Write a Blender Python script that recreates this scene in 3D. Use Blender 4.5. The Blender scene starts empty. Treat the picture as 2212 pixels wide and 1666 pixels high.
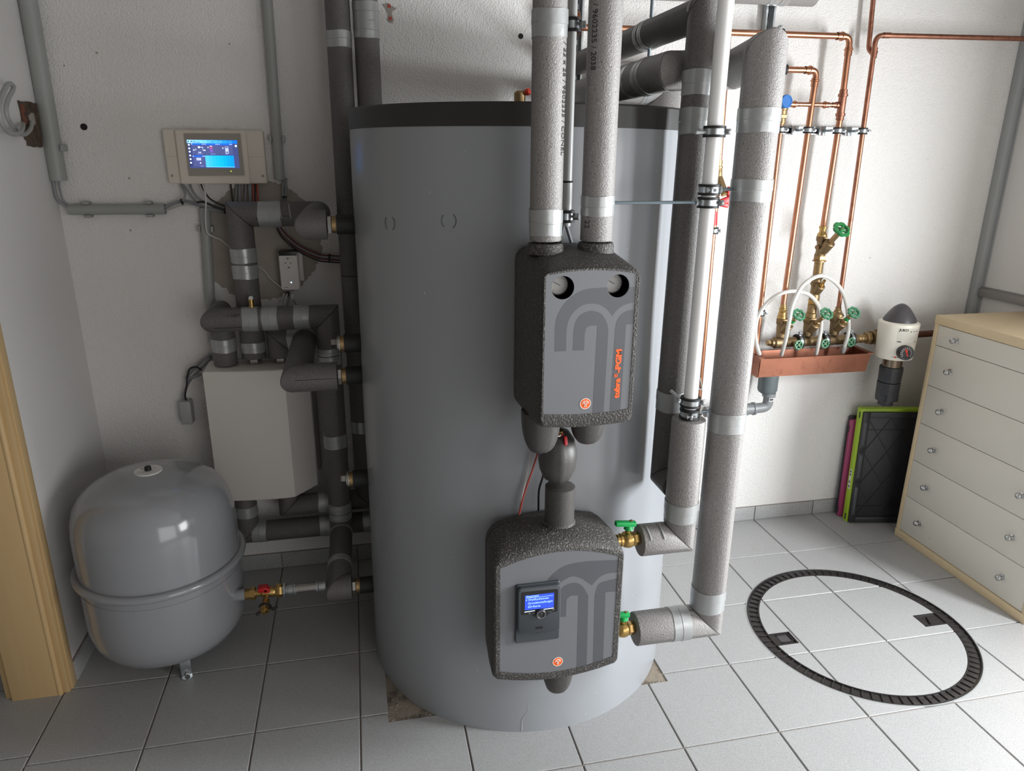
import bpy, bmesh, math, random
from mathutils import Vector, Matrix
PI = math.pi
random.seed(7)
scene = bpy.context.scene
C = scene.collection
# ------------------------------------------------------------------ camera
cam_d = bpy.data.cameras.new('camera')
cam = bpy.data.objects.new('camera', cam_d)
C.objects.link(cam)
cam_d.sensor_fit = 'HORIZONTAL'
cam_d.sensor_width = 36.0
cam_d.lens = 1552.70248 / 2212 * 36.0
cam_d.clip_start = 0.02
_yaw, _pit, _rol = 0.210852334, 0.310174846, 0.00850993736
_f = Vector((math.sin(_yaw) * math.cos(_pit), math.cos(_yaw) * math.cos(_pit), -math.sin(_pit)))
_r = Vector((math.cos(_yaw), -math.sin(_yaw), 0))
_u = _r.cross(_f)
_r2 = _r * math.cos(_rol) + _u * math.sin(_rol)
_u2 = -_r * math.sin(_rol) + _u * math.cos(_rol)
cam.matrix_world = Matrix(((_r2.x, _u2.x, -_f.x, 0.0705251), (_r2.y, _u2.y, -_f.y, -1.4955014),
                           (_r2.z, _u2.z, -_f.z, 1.6032399), (0, 0, 0, 1)))
scene.camera = cam
# ------------------------------------------------------------------ light
world = bpy.data.worlds.new('sky')
scene.world = world
world.use_nodes = True
world.node_tree.nodes['Background'].inputs[0].default_value = (0.92, 0.96, 1.0, 1)
world.node_tree.nodes['Background'].inputs[1].default_value = 0.35

def area(name, loc, target, sx, sy, power, col):
    d = bpy.data.lights.new(name, 'AREA')
    d.shape = 'RECTANGLE'
    d.size, d.size_y, d.energy, d.color = sx, sy, power, col
    o = bpy.data.objects.new(name, d)
    C.objects.link(o)
    o.location = loc
    o.rotation_euler = (Vector(target) - Vector(loc)).to_track_quat('-Z', 'Y').to_euler()
    return o
area('daylight_garage_opening', (1.55, -3.06, 1.1), (1.55, 0, 1.1), 1.9, 1.9, 16, (1.0, 0.985, 0.965))
area('daylight_side_window', (2.815, -0.60, 1.20), (0, -0.60, 1.20), 0.50, 1.00, 76, (0.94, 0.975, 1.0))
area('added_front_fill', (2.815, -2.05, 1.25), (0, -2.05, 1.25), 1.10, 1.20, 30, (0.99, 0.99, 1.0))  # added fill lamp, brightens the left wall; no known window behind it
vs = scene.view_settings
vs.view_transform = 'Standard'
vs.look = 'None'
vs.gamma = 1.0
vs.use_curve_mapping = False
vs.exposure = 0.55
# ------------------------------------------------------------------ materials
def lin(c):
    if isinstance(c, str):
        c = [int(c[i:i + 2], 16) / 255 for i in (0, 2, 4)]
    return tuple(x / 12.92 if x <= 0.04045 else ((x + 0.055) / 1.055) ** 2.4 for x in c)

MATS = {}
def mat(name, col, rough=0.5, metal=0.0, bump=None, speck=None, var=None, emit=None, trans=0.0, coat=0.0, dirt=None, alpha=1.0):
    """bump: (scale, strength, distance); speck: (scale, threshold, colour); var: (scale, amount)"""
    m = bpy.data.materials.new(name)
    m.use_nodes = True
    nt = m.node_tree
    b = nt.nodes['Principled BSDF']
    base = lin(col)
    b.inputs['Base Color'].default_value = (*base, 1)
    b.inputs['Roughness'].default_value = rough
    b.inputs['Metallic'].default_value = metal
    b.inputs['Transmission Weight'].default_value = trans
    b.inputs['Coat Weight'].default_value = coat
    b.inputs['Coat Roughness'].default_value = 0.08
    b.inputs['Alpha'].default_value = alpha
    if emit:
        b.inputs['Emission Color'].default_value = (*lin(emit[0]), 1)
        b.inputs['Emission Strength'].default_value = emit[1]
    tc = None
    def coord():
        nonlocal tc
        if tc is None:
            tc = nt.nodes.new('ShaderNodeTexCoord')
        return tc.outputs['Object']
    last = None
    def mix(fac, a, c2):
        n = nt.nodes.new('ShaderNodeMix')
        n.data_type = 'RGBA'
        nt.links.new(fac, n.inputs[0])
        if a is None:
            n.inputs[6].default_value = (*base, 1)
        else:
            nt.links.new(a, n.inputs[6])
        n.inputs[7].default_value = (*c2, 1)
        return n.outputs[2]
    if var:
        t = nt.nodes.new('ShaderNodeTexNoise')
        t.inputs['Scale'].default_value = var[0]
        t.inputs['Detail'].default_value = 4
        nt.links.new(coord(), t.inputs['Vector'])
        mr = nt.nodes.new('ShaderNodeMapRange')
        mr.inputs[1].default_value, mr.inputs[2].default_value = 0.3, 0.7
        nt.links.new(t.outputs['Fac'], mr.inputs[0])
        last = mix(mr.outputs[0], last, tuple(min(1, x * (1 + var[1])) for x in base))
    for sp in ([speck] if isinstance(speck, tuple) else (speck or [])):
        t = nt.nodes.new('ShaderNodeTexNoise')
        t.inputs['Scale'].default_value = sp[0]
        t.inputs['Detail'].default_value = 1
        nt.links.new(coord(), t.inputs['Vector'])
        mr = nt.nodes.new('ShaderNodeMapRange')
        mr.inputs[1].default_value, mr.inputs[2].default_value = sp[1], sp[1] + 0.05
        nt.links.new(t.outputs['Fac'], mr.inputs[0])
        last = mix(mr.outputs[0], last, lin(sp[2]))
    if dirt:
        t = nt.nodes.new('ShaderNodeTexNoise')
        t.inputs['Scale'].default_value = dirt[0]
        t.inputs['Detail'].default_value = 8
        nt.links.new(coord(), t.inputs['Vector'])
        mr = nt.nodes.new('ShaderNodeMapRange')
        mr.inputs[1].default_value, mr.inputs[2].default_value = dirt[1], dirt[1] + 0.2
        mr.inputs[4].default_value = dirt[3]
        nt.links.new(t.outputs['Fac'], mr.inputs[0])
        last = mix(mr.outputs[0], last, lin(dirt[2]))
    if last is not None:
        nt.links.new(last, b.inputs['Base Color'])
    if bump:
        prev = None
        for bp in ([bump] if isinstance(bump, tuple) else bump):
            t = nt.nodes.new('ShaderNodeTexNoise')
            t.inputs['Scale'].default_value = bp[0]
            t.inputs['Detail'].default_value = 2
            nt.links.new(coord(), t.inputs['Vector'])
            n = nt.nodes.new('ShaderNodeBump')
            n.inputs['Strength'].default_value = bp[1]
            n.inputs['Distance'].default_value = bp[2]
            nt.links.new(t.outputs['Fac'], n.inputs['Height'])
            if prev:
                nt.links.new(prev, n.inputs['Normal'])
            prev = n.outputs['Normal']
        nt.links.new(prev, b.inputs['Normal'])
    MATS[name] = m
    return m

M_PLASTER = mat('white_plaster', 'E5E3E0', 0.85, bump=[(170, 0.75, 0.005), (45, 0.3, 0.005)], var=(1.3, -0.04), speck=(210, 0.745, 'B8B3AC'))
M_PLASTER2 = mat('white_plaster_side', 'DDDBD9', 0.85, bump=[(240, 0.4, 0.003)], var=(1.5, -0.04))
M_MORTAR = mat('grey_mortar', 'ACA399', 0.9, bump=[(120, 0.4, 0.003)], var=(14, -0.15))
M_TILE = mat('grey_tile', 'A2A2A2', 0.38, speck=[(430, 0.62, '747474'), (330, 0.66, 'C8C8C8')], var=(4, 0.05), bump=(300, 0.08, 0.001), dirt=(5, 0.62, '8E8474', 0.35))
M_CEIL = mat('grey_concrete_ceiling', '8F8B86', 0.9)
M_GROUT = mat('brown_grout', '8A8078', 0.95, bump=(300, 0.4, 0.001))
M_CONC = mat('bare_concrete', '8F8577', 0.95, bump=(60, 0.8, 0.004), dirt=(16, 0.5, '4B4239', 0.9))
M_JACKET = mat('grey_tank_jacket', '979A9E', 0.27, bump=[(2.2, 0.2, 0.03)], speck=(60, 0.80, 'C5C8CA'))
M_LID = mat('black_lid', '2E2D2C', 0.5, var=(6, 0.3))
M_FOAM = mat('grey_pipe_foam', '8A8785', 0.5, speck=[(420, 0.62, 'A8A5A2'), (300, 0.66, '62605E')], bump=[(330, 0.7, 0.002)])
M_FOAMD = mat('dark_pipe_foam', '64615F', 0.52, speck=[(420, 0.62, '7E7B79'), (300, 0.66, '454341')], bump=[(330, 0.7, 0.002)])
M_TAPE = mat('silver_tape', 'A9ABAB', 0.33, 0.35, bump=[(40, 0.25, 0.004), (14, 0.2, 0.01)])
M_EPP = mat('black_foam_shell', '413F3D', 0.55, speck=[(230, 0.60, '716D69'), (300, 0.64, '2A2827')], bump=[(230, 0.9, 0.003)])
M_EPPS = mat('smooth_foam_shell', '454341', 0.48, speck=[(300, 0.66, '5E5B58')], bump=[(300, 0.25, 0.001)])
M_PANEL = mat('grey_front_panel', '6B6D71', 0.4)
M_PANELD = mat('dark_grey_print', '515358', 0.4)
M_ORANGE = mat('orange_print', 'F4641E', 0.45)
M_WHITEP = mat('white_print', 'F3EEE8', 0.5)
M_CTRL = mat('anthracite_plastic', '3C4146', 0.4)
M_BLACK = mat('black_plastic', '1B1A1A', 0.35)
M_RUBBER = mat('black_rubber', '1E1D1D', 0.6)
M_LCD = mat('blue_lcd', '20308A', 0.2, emit=('2B4FD0', 0.75))
M_LCDT = mat('lcd_text', '9FC4FF', 0.3, emit=('8FB8FF', 0.9))
M_LCDB = mat('lcd_light_bar', 'CFE4FF', 0.3, emit=('CFE4FF', 1.6))
M_STEEL = mat('stainless_steel', 'B9B7B4', 0.28, 1.0)
M_ZINC = mat('zinc_plated_steel', 'C6CBCE', 0.3, 0.9, var=(60, -0.25))
M_ROD = mat('blue_zinc_rod', '7E8C94', 0.38, 0.8)
M_COPPER = mat('copper_pipe', 'C98F70', 0.3, 1.0, var=(22, -0.22), bump=(30, 0.05, 0.002))
M_COPPERD = mat('dull_copper', 'B5806A', 0.4, 1.0, var=(30, -0.3), dirt=(40, 0.55, '7C4030', 0.6))
M_COPPERT = mat('copper_sheet', 'A8705A', 0.42, 0.8, var=(9, -0.2), dirt=(26, 0.57, '7A4A38', 0.8))
M_BRASS = mat('brass', 'C9A76A', 0.3, 1.0, var=(40, -0.12))
M_BRASSM = mat('matt_brass', 'A68C66', 0.42, 0.9, bump=(200, 0.15, 0.001))
M_BRONZE = mat('cast_bronze', '957F5F', 0.48, 0.85, bump=(260, 0.25, 0.001), var=(30, -0.18))
M_WPIPE = mat('white_pvc', 'EFEFEE', 0.32)
M_GPIPE = mat('grey_pvc', 'A9A9A7', 0.4)
M_HT = mat('grey_drain_pvc', '7C7F81', 0.42)
M_HTD = mat('dark_drain_pvc', '5C6466', 0.35)
M_CONDUIT = mat('grey_conduit', '9A9C99', 0.45)
M_CABLE = mat('grey_cable', '85878A', 0.5)
M_CABLEL = mat('light_cable', 'C9C8C6', 0.5)
M_CABLER = mat('red_cable', 'B4483C', 0.5)
M_CABLERD = mat('brown_red_cable', '6B3A35', 0.5)
M_CABLEK = mat('black_cable', '222122', 0.5)
M_WBOX = mat('white_sheet_metal', 'D9D5CF', 0.42)
M_SIDE = mat('grey_backplate', '77716B', 0.6)
M_CPANEL = mat('cream_plastic', 'D8D0C4', 0.5)
M_BEZEL = mat('grey_bezel', '9C968C', 0.45)
M_PLUGW = mat('white_plastic', 'E4DEDA', 0.42)
M_VESSEL = mat('grey_vessel_paint', '94969A', 0.16, coat=0.6)
M_LABEL = mat('label_white', 'E4E3E0', 0.5)
M_INK = mat('black_ink', '2A2828', 0.5)
M_GREEN = mat('green_handle', '0F9A4C', 0.35)
M_GREENW = mat('green_handwheel', '4C8462', 0.45)
M_GREENB = mat('green_big_handwheel', '2F7F49', 0.42)
M_RED = mat('red_handle', 'C81F24', 0.38)
M_REDCAP = mat('red_cap', 'E4442F', 0.4)
M_BLUE = mat('blue_cap', '2E6DB4', 0.4)
M_HOSE = mat('clear_hose', 'E4E2DC', 0.22, trans=0.25, bump=(420, 0.3, 0.001))
M_FILTW = mat('cream_filter', 'EDE8DA', 0.38)
M_DGREY = mat('dark_grey_plastic', '4B484B', 0.42)
M_GRIP = mat('black_grip', '2F3033', 0.45)
M_FSTEEL = mat('smoky_steel', '8A7C6B', 0.2, 0.9)
M_CRATEK = mat('black_crate', '2B2B2E', 0.45)
M_CRATEG = mat('lime_crate', 'A5C62E', 0.45)
M_CRATEM = mat('magenta_crate', 'A03A66', 0.45)
M_BIRCH = mat('birch_wood', 'D9C49F', 0.5, bump=(60, 0.05, 0.001), var=(18, -0.05))
M_DRAWER = mat('cream_drawer', 'D5D0C4', 0.45)
M_NICKEL = mat('satin_nickel', 'BFBFBE', 0.3, 1.0)
M_MANHOLE = mat('black_manhole_plastic', '2A2727', 0.36, bump=(150, 0.3, 0.002), dirt=(40, 0.6, '5A534C', 0.4))
M_HOLE = mat('dark_hole', '26221F', 0.9)
M_HOLEC = mat('broken_masonry', '5A4B3E', 0.95, bump=(60, 0.9, 0.01), dirt=(24, 0.5, '3A2C24', 0.9))
M_BRICK = mat('red_brick', '7A4A38', 0.95, bump=(80, 0.6, 0.004))
M_FILL = mat('grey_filler', 'A49A92', 0.9, bump=(60, 0.5, 0.003))
M_ALU = mat('grey_aluminium', 'A7AAAA', 0.4, 0.3)
M_ALUD = mat('grey_bar', '8F8B88', 0.45, 0.2)
M_GATE = mat('white_gate_panel', 'D6D3D0', 0.5)
M_LEDG = mat('green_led', 'C8E84A', 0.3, emit=('B8E030', 2.0))
M_LEDB = mat('blue_led', 'BFE4FF', 0.3, emit=('A8DCFF', 4.0))

def wood(name, c1, c2):
    m = mat(name, c1, 0.38, coat=0.15)
    nt = m.node_tree
    b = nt.nodes['Principled BSDF']
    tc = nt.nodes.new('ShaderNodeTexCoord')
    mp = nt.nodes.new('ShaderNodeMapping')
    mp.inputs['Scale'].default_value = (26, 26, 1.1)
    n = nt.nodes.new('ShaderNodeTexNoise')
    n.inputs['Scale'].default_value = 1.6
    n.inputs['Detail'].default_value = 6
    mx = nt.nodes.new('ShaderNodeMix')
    mx.data_type = 'RGBA'
    mx.inputs[6].default_value = (*lin(c1), 1)
    mx.inputs[7].default_value = (*lin(c2), 1)
    nt.links.new(tc.outputs['Object'], mp.inputs['Vector'])
    nt.links.new(mp.outputs[0], n.inputs['Vector'])
    nt.links.new(n.outputs['Fac'], mx.inputs[0])
    nt.links.new(mx.outputs[2], b.inputs['Base Color'])
    return m
M_WOOD = wood('beech_casing', 'CFB183', 'C3A474')
M_EM = {}
def emis(name, c, s=1.0):
    if name not in M_EM:
        M_EM[name] = mat('screen_' + name, c, 0.3, emit=(c, s))
    return M_EM[name]
# ------------------------------------------------------------------ mesh helpers
def frame(d):
    d = Vector(d).normalized()
    a = Vector((0, 0, 1)) if abs(d.z) < 0.9 else Vector((0, 1, 0))
    u = a.cross(d).normalized()
    return u, d.cross(u).normalized(), d

class MB:
    def __init__(s):
        s.v, s.f = [], []
    def add(s, vs, fs):
        n = len(s.v)
        s.v += [Vector(p) for p in vs]
        s.f += [tuple(i + n for i in f) for f in fs]
        return s
    def box(s, c, size, rot=None, bev=0.0):
        """bevelled box: every face inset by bev"""
        hx, hy, hz = size[0] / 2, size[1] / 2, size[2] / 2
        R = rot if rot is not None else Matrix.Identity(3)
        c = Vector(c)
        if bev <= 0:
            vs = [c + R @ Vector((x * hx, y * hy, z * hz)) for x in (-1, 1) for y in (-1, 1) for z in (-1, 1)]
            return s.add(vs, [(0, 1, 3, 2), (4, 6, 7, 5), (0, 4, 5, 1), (2, 3, 7, 6), (0, 2, 6, 4), (1, 5, 7, 3)])
        b = min(bev, hx * .98, hy * .98, hz * .98)
        bm = bmesh.new()
        bmesh.ops.create_cube(bm, size=1.0)
        for v in bm.verts:
            v.co = Vector((v.co.x * 2 * hx, v.co.y * 2 * hy, v.co.z * 2 * hz))
        bmesh.ops.bevel(bm, geom=bm.edges[:], offset=b, segments=2, profile=0.5, affect='EDGES', clamp_overlap=True)
        bm.verts.index_update()
        vs = [c + R @ v.co for v in bm.verts]
        fs = [tuple(v.index for v in f.verts) for f in bm.faces]
        bm.free()
        return s.add(vs, fs)
    def bx(s, x0, x1, y0, y1, z0, z1, bev=0.0):
        return s.box(((x0 + x1) / 2, (y0 + y1) / 2, (z0 + z1) / 2), (abs(x1 - x0), abs(y1 - y0), abs(z1 - z0)), None, bev)
    def lathe(s, prof, o, axis, seg=32, cap=True):
        """prof: list of (radius, height along axis)"""
        u, w, d = frame(axis)
        o = Vector(o)
        n0 = len(s.v)
        rings = []
        for r, h in prof:
            if r < 1e-6:
                rings.append([len(s.v)])
                s.v.append(o + d * h)
            else:
                rings.append(list(range(len(s.v), len(s.v) + seg)))
                for i in range(seg):
                    a = 2 * PI * i / seg
                    s.v.append(o + d * h + (u * math.cos(a) + w * math.sin(a)) * r)
        for A, B in zip(rings, rings[1:]):
            for i in range(seg):
                j = (i + 1) % seg
                if len(A) == 1 and len(B) == 1:
                    continue
                if len(A) == 1:
                    s.f.append((A[0], B[j], B[i]))
                elif len(B) == 1:
                    s.f.append((A[i], A[j], B[0]))
                else:
                    s.f.append((A[i], A[j], B[j], B[i]))
        if cap:
            if len(rings[0]) > 1:
                s.f.append(tuple(reversed(rings[0])))
            if len(rings[-1]) > 1:
                s.f.append(tuple(rings[-1]))
        return s
    def cyl(s, p0, p1, r0, r1=None, seg=24, cap=True):
        p0, p1 = Vector(p0), Vector(p1)
        return s.lathe([(r0, 0), (r0 if r1 is None else r1, (p1 - p0).length)], p0, p1 - p0, seg, cap)
    def hexn(s, p0, p1, r, seg=6):
        p0, p1 = Vector(p0), Vector(p1)
        L = (p1 - p0).length
        c = min(L * .15, r * .15)
        return s.lathe([(r * .9, 0), (r, c), (r, L - c), (r * .9, L)], p0, p1 - p0, seg)
    def torus(s, c, axis, R, r, seg=32, rs=10):
        u, w, d = frame(axis)
        pts = [Vector(c) + (u * math.cos(2 * PI * i / seg) + w * math.sin(2 * PI * i / seg)) * R for i in range(seg)]
        return s.tube(pts, r, rs, closed=True)
    def tube(s, pts, r, seg=10, closed=False, cap=True):
        pts = [Vector(p) for p in pts]
        n = len(pts)
        T = []
        for i in range(n):
            if closed:
                t = pts[(i + 1) % n] - pts[i - 1]
            else:
                t = pts[min(i + 1, n - 1)] - pts[max(i - 1, 0)]
            T.append(t.normalized())
        u, w, _ = frame(T[0])
        rings = []
        for i in range(n):
            if i:
                u = (u - T[i] * u.dot(T[i])).normalized()
            w = T[i].cross(u).normalized()
            rr = r[i] if isinstance(r, (list, tuple)) else r
            rings.append(list(range(len(s.v), len(s.v) + seg)))
            for k in range(seg):
                a = 2 * PI * k / seg
                s.v.append(pts[i] + (u * math.cos(a) + w * math.sin(a)) * rr)
        m = n if closed else n - 1
        for i in range(m):
            A, B = rings[i], rings[(i + 1) % n]
            off = 0
            if closed and i == n - 1:
                off = min(range(seg), key=lambda o: (s.v[A[0]] - s.v[B[o]]).length)
            for k in range(seg):
                j = (k + 1) % seg
                s.f.append((A[k], A[j], B[(j + off) % seg], B[(k + off) % seg]))
        if cap and not closed:
            s.f.append(tuple(reversed(rings[0])))
            s.f.append(tuple(rings[-1]))
        return s
    def prism(s, poly, o, U, V, depth):
        """polygon (u,v) in plane o+u*U+v*V, extruded by -(UxV)*depth behind the plane"""
        o, U, V = Vector(o), Vector(U), Vector(V)
        N = U.cross(V).normalized()
        n = len(poly)
        a = sum(poly[i][0] * poly[(i + 1) % n][1] - poly[(i + 1) % n][0] * poly[i][1] for i in range(n))
        if a < 0:
            poly = list(reversed(poly))
        fr = [o + U * p[0] + V * p[1] for p in poly]
        vs = fr + [p - N * depth for p in fr]
        fs = [tuple(range(n)), tuple(range(2 * n - 1, n - 1, -1))]
        fs += [(i, i + n, (i + 1) % n + n, (i + 1) % n) for i in range(n)]
        return s.add(vs, fs)
    def loft(s, rings, cap0=True, cap1=True):
        n = len(rings[0])
        b = len(s.v)
        for rg in rings:
            s.v += [Vector(p) for p in rg]
        for k in range(len(rings) - 1):
            for i in range(n):
                j = (i + 1) % n
                s.f.append((b + k * n + i, b + k * n + j, b + (k + 1) * n + j, b + (k + 1) * n + i))
        if cap0:
            s.f.append(tuple(b + i for i in reversed(range(n))))
        if cap1:
            s.f.append(tuple(b + (len(rings) - 1) * n + i for i in range(n)))
        return s
    def sphere(s, c, r, seg=20, rings=10, sc=(1, 1, 1)):
        prof = [(max(0, r * math.sin(PI * i / rings)), -r * math.cos(PI * i / rings)) for i in range(rings + 1)]
        prof[0] = (0, -r)
        prof[-1] = (0, r)
        n0 = len(s.v)
        s.lathe(prof, (0, 0, 0), (0, 0, 1), seg)
        for i in range(n0, len(s.v)):
            v = s.v[i]
            s.v[i] = Vector((v.x * sc[0], v.y * sc[1], v.z * sc[2])) + Vector(c)
        return s
    def build(s, name, m, parent=None, ang=35, smooth=True):
        me = bpy.data.meshes.new(name)
        off = parent_loc(parent) if parent else Vector((0, 0, 0))
        if parent is None and s.v:
            mn = Vector([min(v[i] for v in s.v) for i in range(3)])
            mx = Vector([max(v[i] for v in s.v) for i in range(3)])
            off = Vector(((mn.x + mx.x) / 2, (mn.y + mx.y) / 2, mn.z))
        me.from_pydata([tuple(v - off) for v in s.v], [], s.f)
        bm = bmesh.new()
        bm.from_mesh(me)
        bmesh.ops.recalc_face_normals(bm, faces=bm.faces[:])
        bm.to_mesh(me)
        bm.free()
        if smooth:
            me.shade_smooth()
            me.set_sharp_from_angle(angle=math.radians(ang))
        me.materials.append(m)
        o = bpy.data.objects.new(name, me)
        C.objects.link(o)
        if parent:
            o.parent = parent
        else:
            o.location = off
        return o

WLOC = {}
def parent_loc(o):
    p = Vector((0, 0, 0))
    while o is not None:
        p += o.location
        o = o.parent
    return p

def tag(o, label=None, cat=None, group=None, kind=None):
    if label: o['label'] = label
    if cat: o['category'] = cat
    if group: o['group'] = group
    if kind: o['kind'] = kind
    return o

def thing(name, loc, label, cat, group=None):
    o = bpy.data.objects.new(name, None)
    o.empty_display_size = 0.05
    C.objects.link(o)
    o.location = loc
    return tag(o, label, cat, group)

def dup(root, loc, label=None, group=None):
    r = root.copy()
    C.objects.link(r)
    r.location = loc
    if label: r['label'] = label
    if group: r['group'] = group
    for ch in list(root.children):
        c = ch.copy()
        C.objects.link(c)
        c.parent = r
        for g in list(ch.children):
            d = g.copy()
            C.objects.link(d)
            d.parent = c
    return r

def smoothpath(pts, n=8):
    """Catmull-Rom through pts"""
    P = [Vector(p) for p in pts]
    P = [2 * P[0] - P[1]] + P + [2 * P[-1] - P[-2]]
    out = []
    for i in range(1, len(P) - 2):
        for k in range(n):
            t = k / n
            a, b, c, d = P[i - 1], P[i], P[i + 1], P[i + 2]
            out.append(0.5 * ((2 * b) + (c - a) * t + (2 * a - 5 * b + 4 * c - d) * t * t + (3 * b - a - 3 * c + d) * t ** 3))
    out.append(P[-2])
    return out

def bendpath(pts, rad, n=6):
    """polyline with rounded corners"""
    P = [Vector(p) for p in pts]
    out = [P[0]]
    for i in range(1, len(P) - 1):
        a, b, c = P[i - 1], P[i], P[i + 1]
        d1, d2 = (a - b).normalized(), (c - b).normalized()
        h = min(rad, (a - b).length * .49, (c - b).length * .49)
        p, q = b + d1 * h, b + d2 * h
        for k in range(n + 1):
            t = k / n
            out.append(p * (1 - t) ** 2 + b * 2 * t * (1 - t) + q * t * t)
    out.append(P[-1])
    return out

def rpoly(pts, n=5):
    """closed polygon [(x,z,r)...] with rounded corners, n+1 points each"""
    out = []
    m = len(pts)
    for i in range(m):
        a, b, c = (Vector(pts[(i + k) % m][:2]) for k in (-1, 0, 1))
        r = pts[i][2]
        d1, d2 = (a - b), (c - b)
        h = min(r, d1.length * .49, d2.length * .49)
        p, q = b + d1.normalized() * h, b + d2.normalized() * h
        for k in range(n + 1):
            t = k / n
            v = p * (1 - t) ** 2 + b * 2 * t * (1 - t) + q * t * t
            out.append((v.x, v.y))
    return out

def text_mesh(txt, size, ext=0.0003, offset=0.0, align='LEFT', space=1.0):
    cu = bpy.data.curves.new('t', 'FONT')
    cu.body = txt
    cu.size = size
    cu.extrude = ext
    cu.offset = offset
    cu.align_x = align
    cu.space_character = space
    cu.resolution_u = 3
    o = bpy.data.objects.new('t', cu)
    C.objects.link(o)
    bpy.context.view_layer.update()
    me = o.to_mesh()
    vs = [v.co.copy() for v in me.vertices]
    fs = [tuple(p.vertices) for p in me.polygons]
    o.to_mesh_clear()
    bpy.data.objects.remove(o)
    bpy.data.curves.remove(cu)
    return vs, fs

def put_text(txt, size, o, U, V, m, parent, name='lettering', width=None, ext=0.0003, offset=0.0, align='LEFT'):
    vs, fs = text_mesh(txt, size, ext, offset, align)
    U, V, o = Vector(U).normalized(), Vector(V).normalized(), Vector(o)
    N = U.cross(V)
    k = 1.0
    if width:
        w = max(v.x for v in vs) - min(v.x for v in vs)
        k = width / w
    mb = MB()
    mb.add([o + U * v.x * k + V * v.y + N * v.z for v in vs], fs)
    return mb.build(name, m, parent, smooth=False)

def pipe_text(txt, size, p0, d, r, ang0, m, parent, name='lettering'):
    """lettering wrapped on a pipe: reads along d from p0, centred at direction ang0 (unit vector), letters' tops turn around d"""
    vs, fs = text_mesh(txt, size, 0.0002)
    d, e = Vector(d).normalized(), Vector(ang0).normalized()
    g = e.cross(d)          # tangent that is 'up' of the letters when seen from outside
    mb = MB()
    out = []
    for v in vs:
        a = (v.y - size * .35) / r
        rr = r + 0.0006 + v.z
        out.append(Vector(p0) + d * v.x + (e * math.cos(a) + g * math.sin(a)) * rr)
    mb.add(out, fs)
    return mb.build(name, m, parent, smooth=False)

def sleeve(a, b, na, nb, r, seg=40):
    """tube segment a->b cut by planes with normals na / nb; rim slightly rounded"""
    a, b = Vector(a), Vector(b)
    d = (b - a).normalized()
    u, w, _ = frame(d)
    rings = []
    def ring(p, n, rr, sh):
        out = []
        for i in range(seg):
            t = 2 * PI * i / seg
            q = p + (u * math.cos(t) + w * math.sin(t)) * rr
            if n is not None:
                q = q + d * ((p - q).dot(n) / d.dot(n))
            out.append(q + d * sh)
        return out
    e = 0.0030
    return [ring(a, na, r - 0.0035, 0.0004), ring(a, na, r - 0.0008, 0.0012), ring(a, na, r, e), ring(b, nb, r, -e), ring(b, nb, r - 0.0008, -0.0012), ring(b, nb, r - 0.0035, -0.0004)]

def ipipe(label, pts, r, bands=(), m=None, name='insulated_pipe', cat='pipe', group=None, seg=40, seams=(), staples=()):
    """foam-insulated pipe: mitred sleeves along pts, tape bands (segment, distance from its start, width)"""
    m = m or M_FOAM
    P = [Vector(p) for p in pts]
    root = thing(name, P[0], label, cat, group)
    D = [(P[i + 1] - P[i]).normalized() for i in range(len(P) - 1)]
    for i in range(len(P) - 1):
        na = (D[i - 1] + D[i]).normalized() if i else None
        nb = (D[i] + D[i + 1]).normalized() if i < len(D) - 1 else None
        MB().loft(sleeve(P[i], P[i + 1], na, nb, r, seg)).build('insulation_sleeve', m, root)
    rnd = random.Random(len(label))
    for (i, s0, wd) in bands:
        u, w, d = frame(D[i])
        rings = []
        hh = [(0, 0.0002), (0, 0.0012), (wd * .5 - .001, 0.0013), (wd * .5, 0.0022), (wd, 0.0018), (wd, 0.0002)]
        ph = rnd.random() * 6
        for (h, dr) in hh:
            rg = []
            for k in range(seg):
                t = 2 * PI * k / seg
                wob = 0.0012 * math.sin(3 * t + ph) if h in (0, wd) else 0.002 * math.sin(2 * t + ph * 2)
                rg.append(P[i] + D[i] * (s0 + h + wob) + (u * math.cos(t) + w * math.sin(t)) * (r + dr))
            rings.append(rg)
        MB().loft(rings).build('tape_band', M_TAPE, root)
    for (i, s0, s1, e) in seams:
        e = Vector(e).normalized()
        g = D[i].cross(e)
        mb = MB()
        a, b = P[i] + D[i] * s0 + e * (r - .0002), P[i] + D[i] * s1 + e * (r - .0002)
        R = Matrix((D[i], g, e)).transposed()
        mb.box((a + b) / 2, ((b - a).length, 0.0016, 0.0012), R)
        mb.build('slit', M_BLACK, root)
    for (i, s0, e) in staples:
        e = Vector(e).normalized()
        g = D[i].cross(e)
        mb = MB()
        pp = []
        for k in range(9):
            t = (k - 4) / 4 * 0.55
            pp.append(P[i] + D[i] * (s0 + 0.004 * t) + (e * math.cos(t) + g * math.sin(t)) * (r + 0.0015))
        pp = [pp[0] - (pp[0] - P[i] - D[i] * s0).normalized() * .006] + pp + [pp[-1] - (pp[-1] - P[i] - D[i] * s0).normalized() * .006]
        mb.tube(pp, 0.0024, 6)
        mb.build('staple', M_CONDUIT, root)
    return root

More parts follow.
